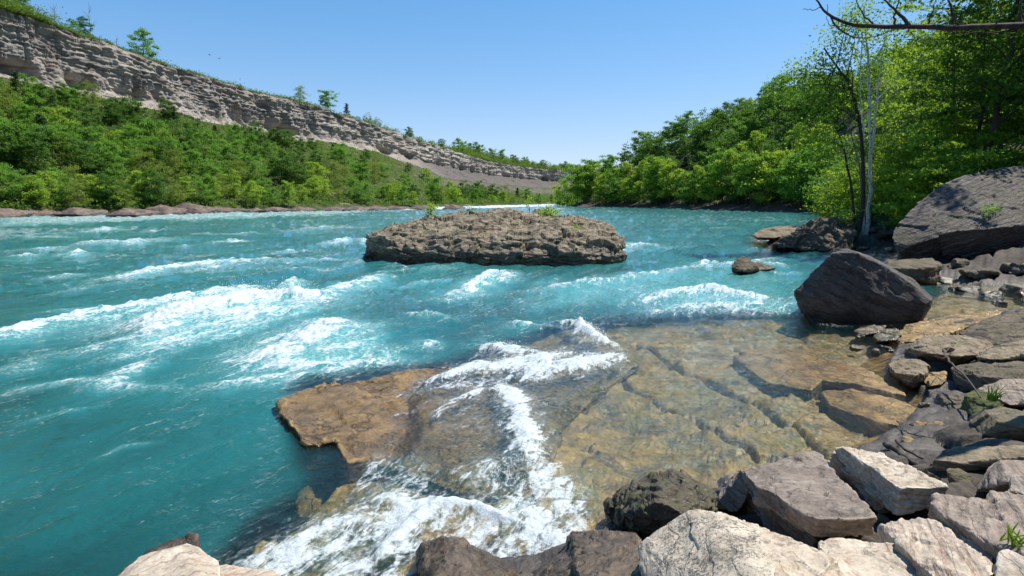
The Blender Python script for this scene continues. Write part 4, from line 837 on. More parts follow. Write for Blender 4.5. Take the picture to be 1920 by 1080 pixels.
w = m.n('MixShader', {0: fr, 1: body, 2: m.n('BsdfGlossy', {'Color': (1, 1, 1), 'Roughness': .055, 'Normal': bp.outputs[0]})})
fb = m.n('Bump', {'Strength': .7, 'Distance': .10, 'Height': m.math('ADD', na, m.math('MULTIPLY', nb, .6))})
fc = m.mix(m.mr(nb, .3, .7), (.48, .58, .61), (.74, .775, .79))
fsh = m.n('MixShader', {0: .2, 1: m.n('BsdfDiffuse', {'Color': fc, 'Normal': fb.outputs[0]}), 2: m.n('BsdfTranslucent', {'Color': fc})})
M['water'] = m.surf(m.n('MixShader', {0: ff, 1: w, 2: fsh}))
wme.materials.append(M['water'])
tag(link('water', wme), kind='structure')

# ------------------------------------------------------------------ trees
def mat_leaf(name, a, b, trans=.45, gloss=.035):
    m = NT(name)
    isl = m.n('NewGeometry').outputs['Random Per Island']
    rnd = m.n('ObjectInfo').outputs['Random']
    P = m.n('NewGeometry').outputs['Position']
    n = m.noise(P, .45, 3, .6)
    f = m.math('ADD', m.math('MULTIPLY', isl, .45), m.math('ADD', m.math('MULTIPLY', rnd, .4), m.math('MULTIPLY', m.math('SUBTRACT', n, .5), .8)), True)
    c = m.mix(f, a, b)
    ct = m.mix(.5, c, (b[0] * 1.5, b[1] * 1.35, b[2] * .6))
    sh = m.n('MixShader', {0: trans, 1: m.n('BsdfDiffuse', {'Color': c}), 2: m.n('BsdfTranslucent', {'Color': ct})})
    return m.surf(m.n('MixShader', {0: gloss * .5, 1: sh, 2: m.n('BsdfGlossy', {'Color': (.8, .9, .7), 'Roughness': .6})}))
M['l_lime'] = mat_leaf('lime_leaves', (0.175, 0.312, 0.035), (0.312, 0.438, 0.056))
M['l_mid'] = mat_leaf('green_leaves', (0.081, 0.209, 0.027), (0.167, 0.331, 0.046))
M['l_dark'] = mat_leaf('dark_green_leaves', (0.036, 0.104, 0.019), (0.102, 0.210, 0.035))
M['l_olive'] = mat_leaf('olive_leaves', (.11, .185, .03), (.21, .27, .05))
M['l_rust'] = mat_leaf('tan_leaves', (.16, .115, .035), (.22, .18, .055))
M['l_con'] = mat_leaf('evergreen_needles', (.012, .035, .012), (.035, .075, .022), .2)
M['l_near'] = mat_leaf('sunlit_leaves', (0.077, 0.176, 0.015), (0.242, 0.374, 0.039), .52)  # yellow-green leaves with the sunlight put into their colour
M['l_shade'] = mat_leaf('shaded_leaves', (0.027, 0.077, 0.013), (0.125, 0.237, 0.027), .42)  # darker copy for the maples, the forest's deep shade put into the colour
M['l_under'] = mat_leaf('undergrowth_leaves', (0.043, 0.105, 0.017), (0.145, 0.230, 0.043))
def mat_bark(name, a, b, sc=3.0, marks=0):
    m = NT(name)
    P = m.n('NewGeometry').outputs['Position']
    n = m.noise(m.vm('MULTIPLY', P, (1, 1, .25)), 6 * sc, 6, .65)
    c = m.mix(m.mr(n, .38, .62), a, b)
    if marks:
        k = m.noise(m.vm('MULTIPLY', P, (1.2, 1.2, 5)), 2.4, 4, .65)
        c = m.mix(m.mr(k, .56, .62), c, (.03, .027, .025))
    bp = m.n('Bump', {'Strength': .6, 'Distance': .03, 'Height': n})
    return m.surf(m.n('BsdfPrincipled', {'Base Color': c, 'Roughness': .9, 'Normal': bp.outputs[0]}))
M['bark'] = mat_bark('brown_bark', (.035, .028, .02), (.10, .082, .064))
M['bark_dark'] = mat_bark('dark_bark', (.018, .014, .011), (.055, .045, .036))
M['bark_grey'] = mat_bark('grey_dead_bark', (.10, .092, .08), (.24, .22, .20))
M['birch'] = mat_bark('white_birch_bark', (.42, .40, .36), (.66, .63, .58), 2.0, 1)

def tube(pts, rad, k=6):
    P = np.array(pts, float); n = len(P)
    T = np.gradient(P, axis=0); T /= np.linalg.norm(T, axis=1)[:, None] + 1e-9
    ref = np.array([0, 0, 1.0]) if abs(T[:, 2].mean()) < .8 else np.array([1.0, 0, 0])
    A = np.cross(T, ref); A /= np.linalg.norm(A, axis=1)[:, None] + 1e-9
    B = np.cross(T, A)
    th = np.arange(k) / k * 2 * np.pi
    R = np.asarray(rad, float)[:, None, None]
    V = P[:, None] + R * (np.cos(th)[None, :, None] * A[:, None] + np.sin(th)[None, :, None] * B[:, None])
    V = V.reshape(-1, 3); i = np.arange(n * k).reshape(n, k); j = np.roll(i, -1, 1)
    Fq = np.stack([i[:-1], j[:-1], j[1:], i[1:]], -1).reshape(-1, 4)
    return V, Fq
class Acc:
    def __init__(s): s.V, s.F, s.n = [], [], 0
    def add(s, V, Fq):
        s.V.append(V); s.F.append(Fq + s.n); s.n += len(V)
    def mesh(s, name, mat, smooth=True): return np_mesh(name, np.concatenate(s.V), np.concatenate(s.F), mat, smooth)
def leaf_quads(C, size, rs, up=.5, asp=.62):
    n = len(C)
    nrm = rs.normal(size=(n, 3)); nrm[:, 2] = np.abs(nrm[:, 2]) + up; nrm /= np.linalg.norm(nrm, axis=1)[:, None]
    t = rs.normal(size=(n, 3)); a = np.cross(nrm, t); a /= np.linalg.norm(a, axis=1)[:, None] + 1e-9; b = np.cross(nrm, a)
    s = size[:, None]
    V = np.stack([C - a * s * .5, C + b * s * asp * .5 - nrm * s * .1, C + a * s * .55, C - b * s * asp * .5 - nrm * s * .1], 1).reshape(-1, 3)
    return V, np.arange(n * 4).reshape(n, 4)
def curve(a, b, n, rs, wob, sag=0.0):
    t = np.linspace(0, 1, n)[:, None]; a = np.array(a, float); b = np.array(b, float)
    L = np.linalg.norm(b - a)
    P = a + (b - a) * t
    w = np.cumsum(rs.normal(size=(n, 3)) * wob * L / n, 0); w -= w[0] + (w[-1] - w[0]) * t
    P = P + w; P[:, 2] += (t[:, 0] * (1 - t[:, 0])) * 4 * sag * L
    return P
def tree_data(seed, Ht, Wd, base=.22, nl=16, ntw=3, lpt=45, leaf=.30, sig=.55, tr=.13, shape='round', k=6, flat=.8):
    rs = np.random.RandomState(seed); tk = Acc(); tips = []
    top = np.array([rs.normal() * Wd * .06, rs.normal() * Wd * .06, Ht * .88])
    tp = curve((0, 0, -.6), top, 9, rs, .10)
    tk.add(*tube(tp, tr * np.linspace(1.25, .22, 9), k))
    tz = tp[:, 2]
    for i in range(nl):
        u = base + (1 - base) * ((i + rs.uniform(.1, .9)) / nl) * .93
        z0 = Ht * (u - .10 * (1 - base)); z0 = np.clip(z0, Ht * base * .8, Ht * .85)
        p0 = np.array([np.interp(z0, tz, tp[:, 0]), np.interp(z0, tz, tp[:, 1]), z0])
        v = (u - base) / (1 - base)
        if shape == 'conifer': env = (1 - v) ** .85 + .05
        elif shape == 'tall': env = np.sqrt(max(.04, 1 - ((v - .42) / .62) ** 2))
        elif shape == 'spread': env = np.sqrt(max(.06, 1 - ((v - .62) / .66) ** 2))
        else: env = np.sqrt(max(.05, 1 - ((v - .45) / .60) ** 2))
        az_ = i * 2.4 + rs.uniform(-.5, .5); r = Wd * .5 * env * rs.uniform(.66, 1.12)
        rise = Ht * (.02 if shape == 'conifer' else .10) * rs.uniform(.3, 1.3) * (1 if v < .75 else 1.4)
        p1 = p0 + np.array([math.cos(az_) * r, math.sin(az_) * r, rise])
        P = curve(p0, p1, 5, rs, .22, .05)
        tk.add(*tube(P, tr * (.42 - .25 * v) * np.linspace(1, .25, 5), 4))
        tips.append(P[-1])
        for j in range(ntw):
            q = P[2 + j % 3]
            d = rs.normal(size=3) * np.array([1, 1, .6]); d /= np.linalg.norm(d)
            e = q + d * r * rs.uniform(.25, .55) + np.array([0, 0, .03 * Ht])
            tips.append(e)
            if k > 5: tk.add(*tube(curve(q, e, 3, rs, .2), tr * .10 * np.linspace(1, .4, 3), 3))
    tips.append(top)
    tips = np.array(tips)
    n = len(tips) * lpt
    w = rs.uniform(.4, 1.6, len(tips)); idx = rs.choice(len(tips), n, p=w / w.sum())
    sg = sig * rs.uniform(.6, 1.35, len(tips))
    C = tips[idx] + rs.normal(size=(n, 3)) * sg[idx][:, None] * np.array([1, 1, .62 * flat])
    C[:, 2] = np.maximum(C[:, 2], .15)
    return tk, leaf_quads(C, leaf * rs.uniform(.6, 1.35, n), rs)
TREES = []                                            # (root, row phrase, description)
PROTO = {}
def proto(key, name, desc, leafmat, bark='bark', **kw):
    tk, (V, Fq) = tree_data(**kw)
    PROTO[key] = (name, desc, tk.mesh('trunk', M[bark]), np_mesh('crown', V, Fq, M[leafmat]), kw['Ht'], kw['Wd'])
def plant(key, P, scale, rz, row, sz=1.0, group=None):
    name, desc, tm, cm, Ht, Wd = PROTO[key]
    r = bpy.data.objects.new(name, None); COL.objects.link(r)
    r.location = P; r.rotation_euler = (0, 0, rz); r.scale = (scale, scale, scale * sz); r['category'] = 'tree'
    r.empty_display_size = .2
    link('trunk', tm, r); link('crown', cm, r)
    TREES.append((r, row, desc, group))
    return r
proto('lime', 'broadleaf_tree', 'lime-green bushy tree', 'l_lime', seed=1, Ht=8, Wd=6.2, base=.12, leaf=.32, sig=.46, lpt=84)
proto('lime2', 'broadleaf_tree', 'lime-green tall tree', 'l_lime', seed=2, Ht=10, Wd=5.6, base=.18, nl=18, leaf=.32, sig=.44, lpt=84, shape='tall')
proto('mid', 'broadleaf_tree', 'mid-green round tree', 'l_mid', seed=3, Ht=8, Wd=6.5, base=.15, leaf=.32, sig=.46, lpt=84)
proto('mid2', 'broadleaf_tree', 'mid-green spreading tree', 'l_mid', seed=4, Ht=9.5, Wd=7.5, base=.3, nl=18, leaf=.34, sig=.48, lpt=84, shape='spread')
proto('dark', 'broadleaf_tree', 'dark-green round tree', 'l_dark', seed=5, Ht=8.5, Wd=7, base=.12, nl=18, leaf=.34, sig=.5, lpt=88)
proto('dark2', 'broadleaf_tree', 'dark-green tall tree', 'l_dark', seed=6, Ht=11, Wd=6.2, base=.15, nl=20, leaf=.34, sig=.48, lpt=84, shape='tall')
proto('olive', 'broadleaf_tree', 'olive-green thin tree', 'l_olive', seed=7, Ht=8, Wd=6, base=.25, nl=14, leaf=.30, sig=.5, lpt=48)
proto('rust', 'broadleaf_tree', 'tan-leaved bushy tree', 'l_rust', seed=8, Ht=6.5, Wd=6, base=.12, leaf=.30, sig=.5, lpt=60)
proto('con', 'evergreen_tree', 'dark pointed evergreen', 'l_con', 'bark_dark', seed=9, Ht=9, Wd=4.2, base=.1, nl=30, ntw=3, leaf=.32, sig=.34, lpt=20, shape='conifer')
R = random.Random(11)
nc0 = len(uu)
def wall_point(px, row): 
    c = int(np.argmin(np.abs(uu - px))); return WALL[c, row]
def talus(px, f): return wall_point(px, int(np.clip(f, 0, 1) * (NTAL - 1)))
def pick(w):
    t = R.uniform(0, sum(v for _, v in w))
    for k_, v in w:
        t -= v
        if t <= 0: return k_
    return w[-1][0]
def row_left(n, px0, px1, f0, f1, mix_, row, hpx, grow=(0.75, 1.25)):
    for i in range(n):
        px = px0 + (px1 - px0) * (i + R.uniform(.15, .85)) / n
        p = talus(px, R.uniform(f0, f1)); key = pick(mix_); Ht = PROTO[key][4]
        d = math.hypot(p[0], p[1]); want = .80 * hpx(px) * d / F * R.uniform(*grow)
        s = np.clip(want / Ht, .42, 1.5)
        plant(key, (p[0], p[1], p[2] - .15), s, R.uniform(0, 6.28), row, R.uniform(.85, 1.15))
WL = [('lime', 3), ('lime2', 2), ('mid', 3), ('mid2', 2), ('olive', 2.4), ('dark', .8)]
WM = [('mid', 3), ('dark', 3), ('olive', 1.8), ('lime', 1.4), ('dark2', 1.4), ('mid2', 2), ('con', .7), ('rust', .08)]
WU = [('dark', 3), ('dark2', 2.2), ('mid', 2), ('con', 1.8), ('olive', 1), ('lime', .5)]
row_left(46, -25, 1035, .085, .19, WL, 'in the row along the left waterline', lambda p: np.interp(p, [0, 400, 800, 1040], [64, 54, 36, 24]))
row_left(40, -20, 960, .32, .45, WM, 'low on the left slope', lambda p: np.interp(p, [0, 400, 800], [70, 60, 42]))
row_left(36, -20, 860, .50, .66, WM, 'halfway up the left slope', lambda p: np.interp(p, [0, 400, 800], [66, 58, 34]))
row_left(30, 20, 760, .72, .90, WU, 'along the foot of the left cliff', lambda p: np.interp(p, [0, 400, 800], [48, 44, 28]))
for (px, key, hp) in [(375, 'mid', 44), (610, 'olive', 30), (652, 'mid2', 36), (675, 'con', 30), (275, 'dark2', 32), (258, 'mid', 24), (120, 'dark', 40), (60, 'mid', 38), (20, 'lime', 40), (170, 'mid2', 32), (748, 'dark', 20), (790, 'dark', 17), (825, 'mid', 26), (838, 'mid', 24),
                      (868, 'dark', 28), (890, 'mid', 26), (915, 'dark', 24), (935, 'mid2', 24), (960, 'dark', 20), (985, 'mid', 18), (1010, 'dark', 17), (1035, 'mid', 16), (1062, 'dark', 20), (1082, 'mid', 20)]:
    p = wall_point(px, NTAL + NCL + 4); d = math.hypot(p[0], p[1])
    plant(key, tuple(p - np.array([0, 0, .4])), hp * d / F / PROTO[key][4], R.uniform(0, 6.28), 'along the left cliff rim')
for i, px in enumerate([-15, 5, 32, 48, 78, 95, 140, 155, 190, 215]):
    p = wall_point(px, NTAL + NCL + [9, 13, 10][i % 3]); d = math.hypot(p[0], p[1]); key = ['mid', 'dark', 'lime'][i % 3]
    plant(key, tuple(p - np.array([0, 0, .5])), (42 - px * .06) * d / F / PROTO[key][4], R.uniform(0, 6.28), 'along the left cliff rim')
# --- right hill
def gz(x, y): return float(ground(np.array([x]), np.array([y]))[0])
def row_right(n, px0, px1, off0, off1, mix_, row, hm, sc=(.8, 1.25)):
    """n trees behind the right waterline: off = metres beyond the shore along the line of sight"""
    ps, ys = zip(*[(project([(a, b, 0)])[0][0], b) for a, b in SHORE[-9:-3]][::-1])
    for i in range(n):
        px = px0 + (px1 - px0) * (i + R.uniform(.2, .8)) / n
        y0 = np.interp(px, ps, ys) + R.uniform(off0, off1); x0 = (px - 960) / F * y0 * 1.0101
        key = pick(mix_)
        plant(key, (x0, y0, gz(x0, y0) - .2), hm / PROTO[key][4] * R.uniform(*sc), R.uniform(0, 6.28), row, R.uniform(.9, 1.15))
WRF = [('lime', 3.5), ('lime2', 4), ('mid', 2), ('mid2', 1.2), ('dark', .4), ('con', .4)]
WRH = [('dark', 4), ('dark2', 3), ('mid', 1.8), ('mid2', 1.2), ('con', .6)]
row_right(26, 1052, 1540, 4, 12, WRF, 'in the row along the right waterline', 12)
row_right(18, 1075, 1550, 14, 34, WRF + WRH, 'in the second row behind the right waterline', 12.5)
row_right(26, 1090, 1560, 38, 78, WRH, 'on the slope of the right hill', 12)
row_right(22, 1110, 1570, 84, 130, WRH + [('lime', 1), ('mid', 2)], 'along the crest of the right hill', 10)
# --- forest on the near right bank, close enough to see leaves
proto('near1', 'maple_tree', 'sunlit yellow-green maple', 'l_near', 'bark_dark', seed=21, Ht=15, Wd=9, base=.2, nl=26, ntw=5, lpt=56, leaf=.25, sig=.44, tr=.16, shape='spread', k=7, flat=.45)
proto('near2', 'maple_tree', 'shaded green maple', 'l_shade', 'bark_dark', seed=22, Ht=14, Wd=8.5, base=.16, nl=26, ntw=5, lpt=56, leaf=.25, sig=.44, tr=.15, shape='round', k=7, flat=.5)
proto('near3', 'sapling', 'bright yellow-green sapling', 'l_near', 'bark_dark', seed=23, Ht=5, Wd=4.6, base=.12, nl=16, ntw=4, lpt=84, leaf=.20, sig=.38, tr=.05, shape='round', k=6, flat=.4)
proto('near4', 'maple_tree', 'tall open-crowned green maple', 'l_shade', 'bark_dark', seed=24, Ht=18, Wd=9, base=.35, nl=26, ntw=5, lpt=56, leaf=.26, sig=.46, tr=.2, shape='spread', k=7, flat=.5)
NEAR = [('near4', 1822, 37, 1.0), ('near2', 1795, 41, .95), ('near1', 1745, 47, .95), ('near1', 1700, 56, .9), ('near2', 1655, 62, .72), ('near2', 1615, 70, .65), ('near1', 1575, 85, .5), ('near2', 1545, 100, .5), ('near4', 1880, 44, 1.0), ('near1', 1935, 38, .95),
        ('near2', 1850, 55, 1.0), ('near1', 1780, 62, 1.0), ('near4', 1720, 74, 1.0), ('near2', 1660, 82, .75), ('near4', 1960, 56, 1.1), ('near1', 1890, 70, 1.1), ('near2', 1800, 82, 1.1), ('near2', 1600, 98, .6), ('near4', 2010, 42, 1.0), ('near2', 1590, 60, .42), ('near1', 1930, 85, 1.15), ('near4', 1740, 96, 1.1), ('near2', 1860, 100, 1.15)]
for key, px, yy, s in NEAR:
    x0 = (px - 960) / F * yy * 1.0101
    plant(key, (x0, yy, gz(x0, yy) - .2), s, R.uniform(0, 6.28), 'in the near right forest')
SAP = [(1722, 36.5, .85), (1735, 34, 1.05), (1765, 36, 1.1), (1675, 43, .9), (1900, 35.5, .8), (1640, 45, .8), (1720, 40, 1.2), (1590, 52, .9), (1560, 60, 1.0), (1840, 38, .9), (1625, 56, 1.1), (1960, 34, 1.0)]
for px, yy, s in SAP:
    x0 = (px - 960) / F * yy * 1.0101
    plant('near3', (x0, yy, gz(x0, yy) - .1), s, R.uniform(0, 6.28), 'under the near right trees')

# --- labels: what it is, and its place in its row
ONES = ['', 'first', 'second', 'third', 'fourth', 'fifth', 'sixth', 'seventh', 'eighth', 'ninth', 'tenth', 'eleventh', 'twelfth', 'thirteenth', 'fourteenth', 'fifteenth', 'sixteenth', 'seventeenth', 'eighteenth', 'nineteenth']
TENS = {2: ('twentieth', 'twenty'), 3: ('thirtieth', 'thirty'), 4: ('fortieth', 'forty'), 5: ('fiftieth', 'fifty')}
def ordinal(n): return ONES[n] if n < 20 else (TENS[n // 10][0] if n % 10 == 0 else TENS[n // 10][1] + '-' + ONES[n % 10])
rws = {}
for t in TREES: rws.setdefault(t[1], []).append(t)
for row, ts in rws.items():
    ts.sort(key=lambda t: project([tuple(t[0].location)])[0][0])
    for i, (r, _, desc, g) in enumerate(ts):
        r['label'] = '%s, %s from the left %s' % (desc, ordinal(i + 1), row); r['group'] = 'trees ' + row

# --- birch clump on the slanting rock
def strand(acc, pts, r0, r1, k=7, n=14, jit=.02, seed=0):
    P = np.array(pts, float); t = np.linspace(0, 1, len(P)); tt = np.linspace(0, 1, n)
    Q = np.stack([np.interp(tt, t, P[:, i]) for i in range(3)], -1)
    for _ in range(2): Q[1:-1] = .25 * Q[:-2] + .5 * Q[1:-1] + .25 * Q[2:]
    rs = np.random.RandomState(seed); Q[1:-1] += rs.normal(size=(n - 2, 3)) * jit
    acc.add(*tube(Q, np.linspace(r0, r1, n), k)); return Q
def clump_leaves(spots, per, sig, leaf, seed):
    rs = np.random.RandomState(seed); S_ = np.array(spots); n = len(S_) * per
    C = np.repeat(S_, per, 0) + rs.normal(size=(n, 3)) * sig * np.array([1, 1, .8])
    return leaf_quads(C, leaf * rs.uniform(.6, 1.3, n), rs)
YB = 37.5
def bp_(l, y=YB): return [D(a, b, y + .012 * (a - 1600)) for a, b in l]
def special_tree(name, label, cat, parts, group=None):
    o = bpy.data.objects.new(name, None); COL.objects.link(o); o.empty_display_size = .2
    tag(o, label, cat, group)
    for pn, me in parts: link(pn, me, o)
    return o
a = Acc()
strand(a, bp_([(1624, 440), (1631, 380), (1633, 272), (1629, 128), (1623, 58), (1620, 10)]), .13, .03, seed=1, jit=.03)
strand(a, bp_([(1632, 300), (1642, 200), (1650, 130), (1656, 90)]), .07, .02, 5, seed=2)
strand(a, bp_([(1618, 442), (1620, 360), (1619, 250), (1612, 150), (1618, 60)], YB + .5), .085, .02, 6, seed=3, jit=.05)
for i, (p, q, r) in enumerate([((1629, 128), (1660, 80), (1672, 40)), ((1627, 100), (1605, 60), (1598, 25)), ((1631, 200), (1672, 160), (1690, 120)), ((1630, 170), (1610, 120), (1600, 80))]): strand(a, bp_([p, q, r]), .04, .012, 4, 7, seed=10 + i)
V, Fq = clump_leaves(bp_([(1672, 40), (1660, 70), (1598, 25), (1605, 55), (1622, 20), (1690, 120), (1668, 100), (1655, 85), (1640, 110), (1612, 95), (1650, 150), (1680, 150), (1665, 190), (1608, 15), (1600, 40), (1635, 60)]), 130, .55, .17, 5)
special_tree('birch_tree', 'white-barked twin-stemmed birch with dark flecks, on the slanting rock', 'tree', [('trunk', a.mesh('trunk', M['birch'])), ('crown', np_mesh('crown', V, Fq, M['l_near']))])
a = Acc()
strand(a, bp_([(1606, 442), (1619, 405), (1622, 311), (1614, 233), (1599, 171), (1587, 144), (1568, 124), (1545, 90)], YB - .4), .15, .04, seed=4)
tipsb = [(1500, 130), (1530, 105), (1560, 62), (1588, 35), (1605, 60), (1490, 160), (1520, 180), (1505, 228), (1548, 150), (1540, 250), (1530, 292), (1575, 95), (1570, 190), (1555, 225), (1516, 140), (1575, 150), (1535, 205), (1590, 110), (1550, 120), (1510, 260), (1560, 280), (1485, 135), (1590, 190)]
for i, t_ in enumerate(tipsb):
    src = [(1587, 144), (1599, 171), (1614, 233), (1568, 124)][i % 4]
    strand(a, bp_([src, ((src[0] + t_[0]) / 2 + 4, (src[1] + t_[1]) / 2 - 10), t_], YB - .4), .04, .01, 4, 7, seed=30 + i)
V, Fq = clump_leaves(bp_([(t_[0] + dx, t_[1] + dy) for t_ in tipsb for dx, dy in ((0, 0), (-10, 12), (14, 6))], YB - .4), 62, .42, .17, 6)
special_tree('slender_tree', 'dark-stemmed slender tree with sparse olive leaves, in front of the white birch', 'tree', [('trunk', a.mesh('trunk', M['bark_dark'])), ('crown', np_mesh('crown', V, Fq, M['l_near']))])
a = Acc()
strand(a, bp_([(1600, 440), (1601, 408), (1595, 330), (1579, 272), (1564, 225), (1556, 195)], YB + .3), .10, .025, 6, seed=7)
strand(a, bp_([(1580, 275), (1560, 262), (1535, 245)], YB + .3), .03, .008, 4, 6, seed=8); strand(a, bp_([(1590, 300), (1605, 262), (1618, 250)], YB + .3), .03, .01, 4, 6, seed=9)
special_tree('dead_tree', 'leafless leaning dark stem left of the birch stems', 'tree', [('trunk', a.mesh('trunk', M['bark_dark']))])
a = Acc()
strand(a, bp_([(1622, 440), (1614, 330), (1600, 262), (1591, 233), (1583, 200)], YB + .9), .06, .015, 5, seed=12); strand(a, bp_([(1614, 330), (1595, 290), (1575, 300)], YB + .9), .03, .01, 4, 6, seed=13); strand(a, bp_([(1600, 262), (1575, 215), (1560, 205)], YB + .9), .025, .008, 4, 6, seed=14); strand(a, bp_([(1612, 300), (1560, 225), (1530, 215)], YB + .9), .025, .008, 4, 6, seed=15)
special_tree('dead_tree', 'thin pale bare stem with crooked twigs between the birch stems', 'tree', [('trunk', a.mesh('trunk', M['bark_grey']))])
# bare trees on the rim
for (px, hp, sd, lab) in [(283, 46, 1, 'tall bare grey tree standing on the left cliff rim'), (232, 34, 2, 'thin bare stick-like tree on the left cliff rim'), (326, 20, 3, 'small sparse dark tree by the lone round tree on the rim')]:
    p = wall_point(px, NTAL + NCL + 4); d = math.hypot(p[0], p[1]); h = hp * d / F; rs = np.random.RandomState(sd); a = Acc()
    a.add(*tube(curve(p, p + np.array([h * .06, 0, h]), 8, rs, .1), np.linspace(.16, .03, 8), 5))
    for i in range(9):
        q = p + np.array([h * .06, 0, h]) * rs.uniform(.35, .9); e = q + np.array([rs.uniform(-.28, .28) * h, rs.uniform(-.2, .2) * h, rs.uniform(.12, .3) * h])
        a.add(*tube(curve(q, e, 4, rs, .2), np.linspace(.07, .02, 4), 4))
    special_tree('dead_tree', lab, 'tree', [('trunk', a.mesh('trunk', M['bark_grey']))])
# overhanging bare branch, its tree just outside the frame
YN = 7.0
def nb_(l, y=YN): return [D(a_, b_, y) for a_, b_ in l]
tr_, br_ = Acc(), Acc()
rt = D(2190, 20, YN + .2); gt = gz(rt[0] + .3, rt[1])
strand(tr_, [(rt[0] + .35, rt[1], gt - .3), (rt[0] + .2, rt[1], 2.5), (rt[0], rt[1], rt[2]), (rt[0] - .05, rt[1], rt[2] + 2)], .16, .07, 9)
strand(br_, nb_([(2190, 25), (2060, 36), (1990, 42), (1915, 47), (1800, 54), (1700, 48), (1640, 51), (1590, 46), (1560, 32), (1540, 14), (1526, -6), (1515, -30)]), .046, .004, 7, 30, .004)
for i, (l, r0) in enumerate([([(1705, 48), (1684, 24), (1660, 2), (1640, -25)], .022), ([(1786, 52), (1787, 25), (1776, -2), (1768, -25)], .020), ([(1677, 49), (1676, 28), (1686, 2), (1690, -20)], .014), ([(1558, 32), (1575, 58), (1600, 71), (1632, 73), (1660, 62), (1678, 50)], .010),
                             ([(1735, 50), (1748, 25), (1756, -3)], .012), ([(1914, 46), (1912, 20), (1914, -15)], .026), ([(1640, 50), (1620, 28), (1606, 5), (1600, -15)], .010), ([(1920, 50), (1860, 62), (1800, 60), (1740, 56)], .010), ([(1560, 34), (1552, 22), (1552, 8)], .006),
                             ([(1540, 14), (1526, 18), (1505, 17)], .005), ([(1700, 50), (1712, 66), (1722, 72)], .006), ([(1800, 54), (1770, 70), (1745, 76), (1700, 74)], .008), ([(1860, 50), (1880, 30), (1870, 5)], .008), ([(1684, 24), (1672, 22), (1662, 25)], .005), ([(1590, 46), (1566, 50), (1556, 48), (1550, 30)], .006), ([(1830, 53), (1790, 38), (1772, 20)], .008)]):
    strand(br_, nb_(l, YN + .05 * (i % 3)), r0, .003, 5, 12, .006, seed=60 + i)
special_tree('bare_tree', 'bare dark branch reaching in at the top right from a tree beyond', 'tree', [('trunk', tr_.mesh('trunk', M['bark_dark'])), ('branch', br_.mesh('branch', M['bark_dark']))])

# ------------------------------------------------------------------ shrubs, undergrowth, the wood behind
def shrub(label, spots, per, sig, leaf, mat, seed, name='shrub', cat='shrub', root=None):
    st = Acc(); rs = np.random.RandomState(seed); base = np.array(root if root is not None else np.mean(spots, 0))
    for s in spots: st.add(*tube(curve(base, s, 4, rs, .15), np.linspace(.015, .005, 4) * max(1, sig * 3), 4))
    V, Fq = clump_leaves(spots, per, sig, leaf, seed)
    return special_tree(name, label, cat, [('stem', st.mesh('stem', M['bark'])), ('foliage', np_mesh('foliage', V, Fq, M[mat]))])
shrub('upright feathery shrub on the left end of the rock island top', D_ := DP([(806, 392, 34.6), (810, 386, 34.6), (804, 398, 34.5), (812, 398, 34.5), (808, 390, 34.8)]), 40, .16, .13, 'l_lime', 1, root=D(808, 404, 34.6))
shrub('low bushy shrub toward the right end of the rock island top', DP([(1016, 398, 34.2), (1026, 396, 34.2), (1036, 398, 34.2), (1030, 392, 34.4), (1022, 401, 34.0), (1040, 401, 34.1)]), 60, .20, .14, 'l_lime', 2, root=D(1028, 405, 34.2))
shrub('thin pale seedling at the middle of the rock island top', DP([(992, 370, 34.8), (994, 376, 34.8), (990, 382, 34.8)]), 22, .13, .11, 'l_lime', 3, root=D(993, 398, 34.8))
shrub('small grassy shrub left of the island middle', DP([(880, 391, 35.6), (888, 390, 35.6), (874, 393, 35.6)]), 36, .17, .12, 'l_olive', 4, root=D(880, 398, 35.6))
shrub('tiny yellow-green plant on the front of the rock island', DP([(1078, 426, 29.3), (1083, 428, 29.3)]), 26, .09, .09, 'l_lime', 5, name='plant', cat='plant')
shrub('small green plant growing from a crack in the largest boulder', DP([(1858, 394, 26.6), (1866, 391, 26.8), (1850, 398, 26.5)]), 40, .16, .13, 'l_mid', 6, name='plant', cat='plant')
shrub('bright little bush at the root of the birch stems', DP([(1580, 405, 37.2), (1590, 404, 37.2), (1585, 409, 37)]), 70, .24, .14, 'l_lime', 7)
def blades(label, root, n, L, mat, seed, lean=(0, 0)):
    rs = np.random.RandomState(seed); ac = Acc()
    for i in range(n):
        az_ = rs.uniform(0, 6.28); e = np.array(root) + np.array([math.cos(az_) * L * .5 + lean[0], math.sin(az_) * L * .5 + lean[1], L * rs.uniform(.5, 1)])
        b0 = np.array(root) + rs.normal(size=3) * np.array([.03, .03, 0])
        ac.add(*tube(curve(b0, e, 5, rs, .06, .06), np.array([.004, .006, .005, .004, .001]), 3))
    return tag(link('grass_tuft', ac.mesh('grass_tuft', M[mat])), label, 'grass')
blades('grass tuft of bent green blades sprouting behind the green mossy stone', H(1860, 752, .46), 30, .24, 'l_mid', 1, (.04, -.03))
blades('few thin green blades at the right edge beside the rust-streaked slab', H(1912, 1024, 1.24), 14, .12, 'l_lime', 2)
def stick(label, l, r0, r1, mat, seed, extra=()):
    ac = Acc(); strand(ac, HP(l), r0, r1, 6, 16, .006, seed)
    for j, e in enumerate(extra): strand(ac, HP(e), r0 * .55, r1 * .5, 5, 8, .004, seed + j + 1)
    return tag(link('driftwood', ac.mesh('driftwood', M[mat])), label, 'driftwood')
stick('curved grey driftwood stick resting between the sloping slab and mossy stone', [(1768, 655, .62), (1778, 676, .62), (1800, 696, .58), (1820, 716, .56), (1838, 745, .5)], .018, .010, 'bark', 1, [[(1775, 670, .62), (1760, 672, .6), (1752, 668, .62)], [(1772, 662, .62), (1782, 650, .66)]])
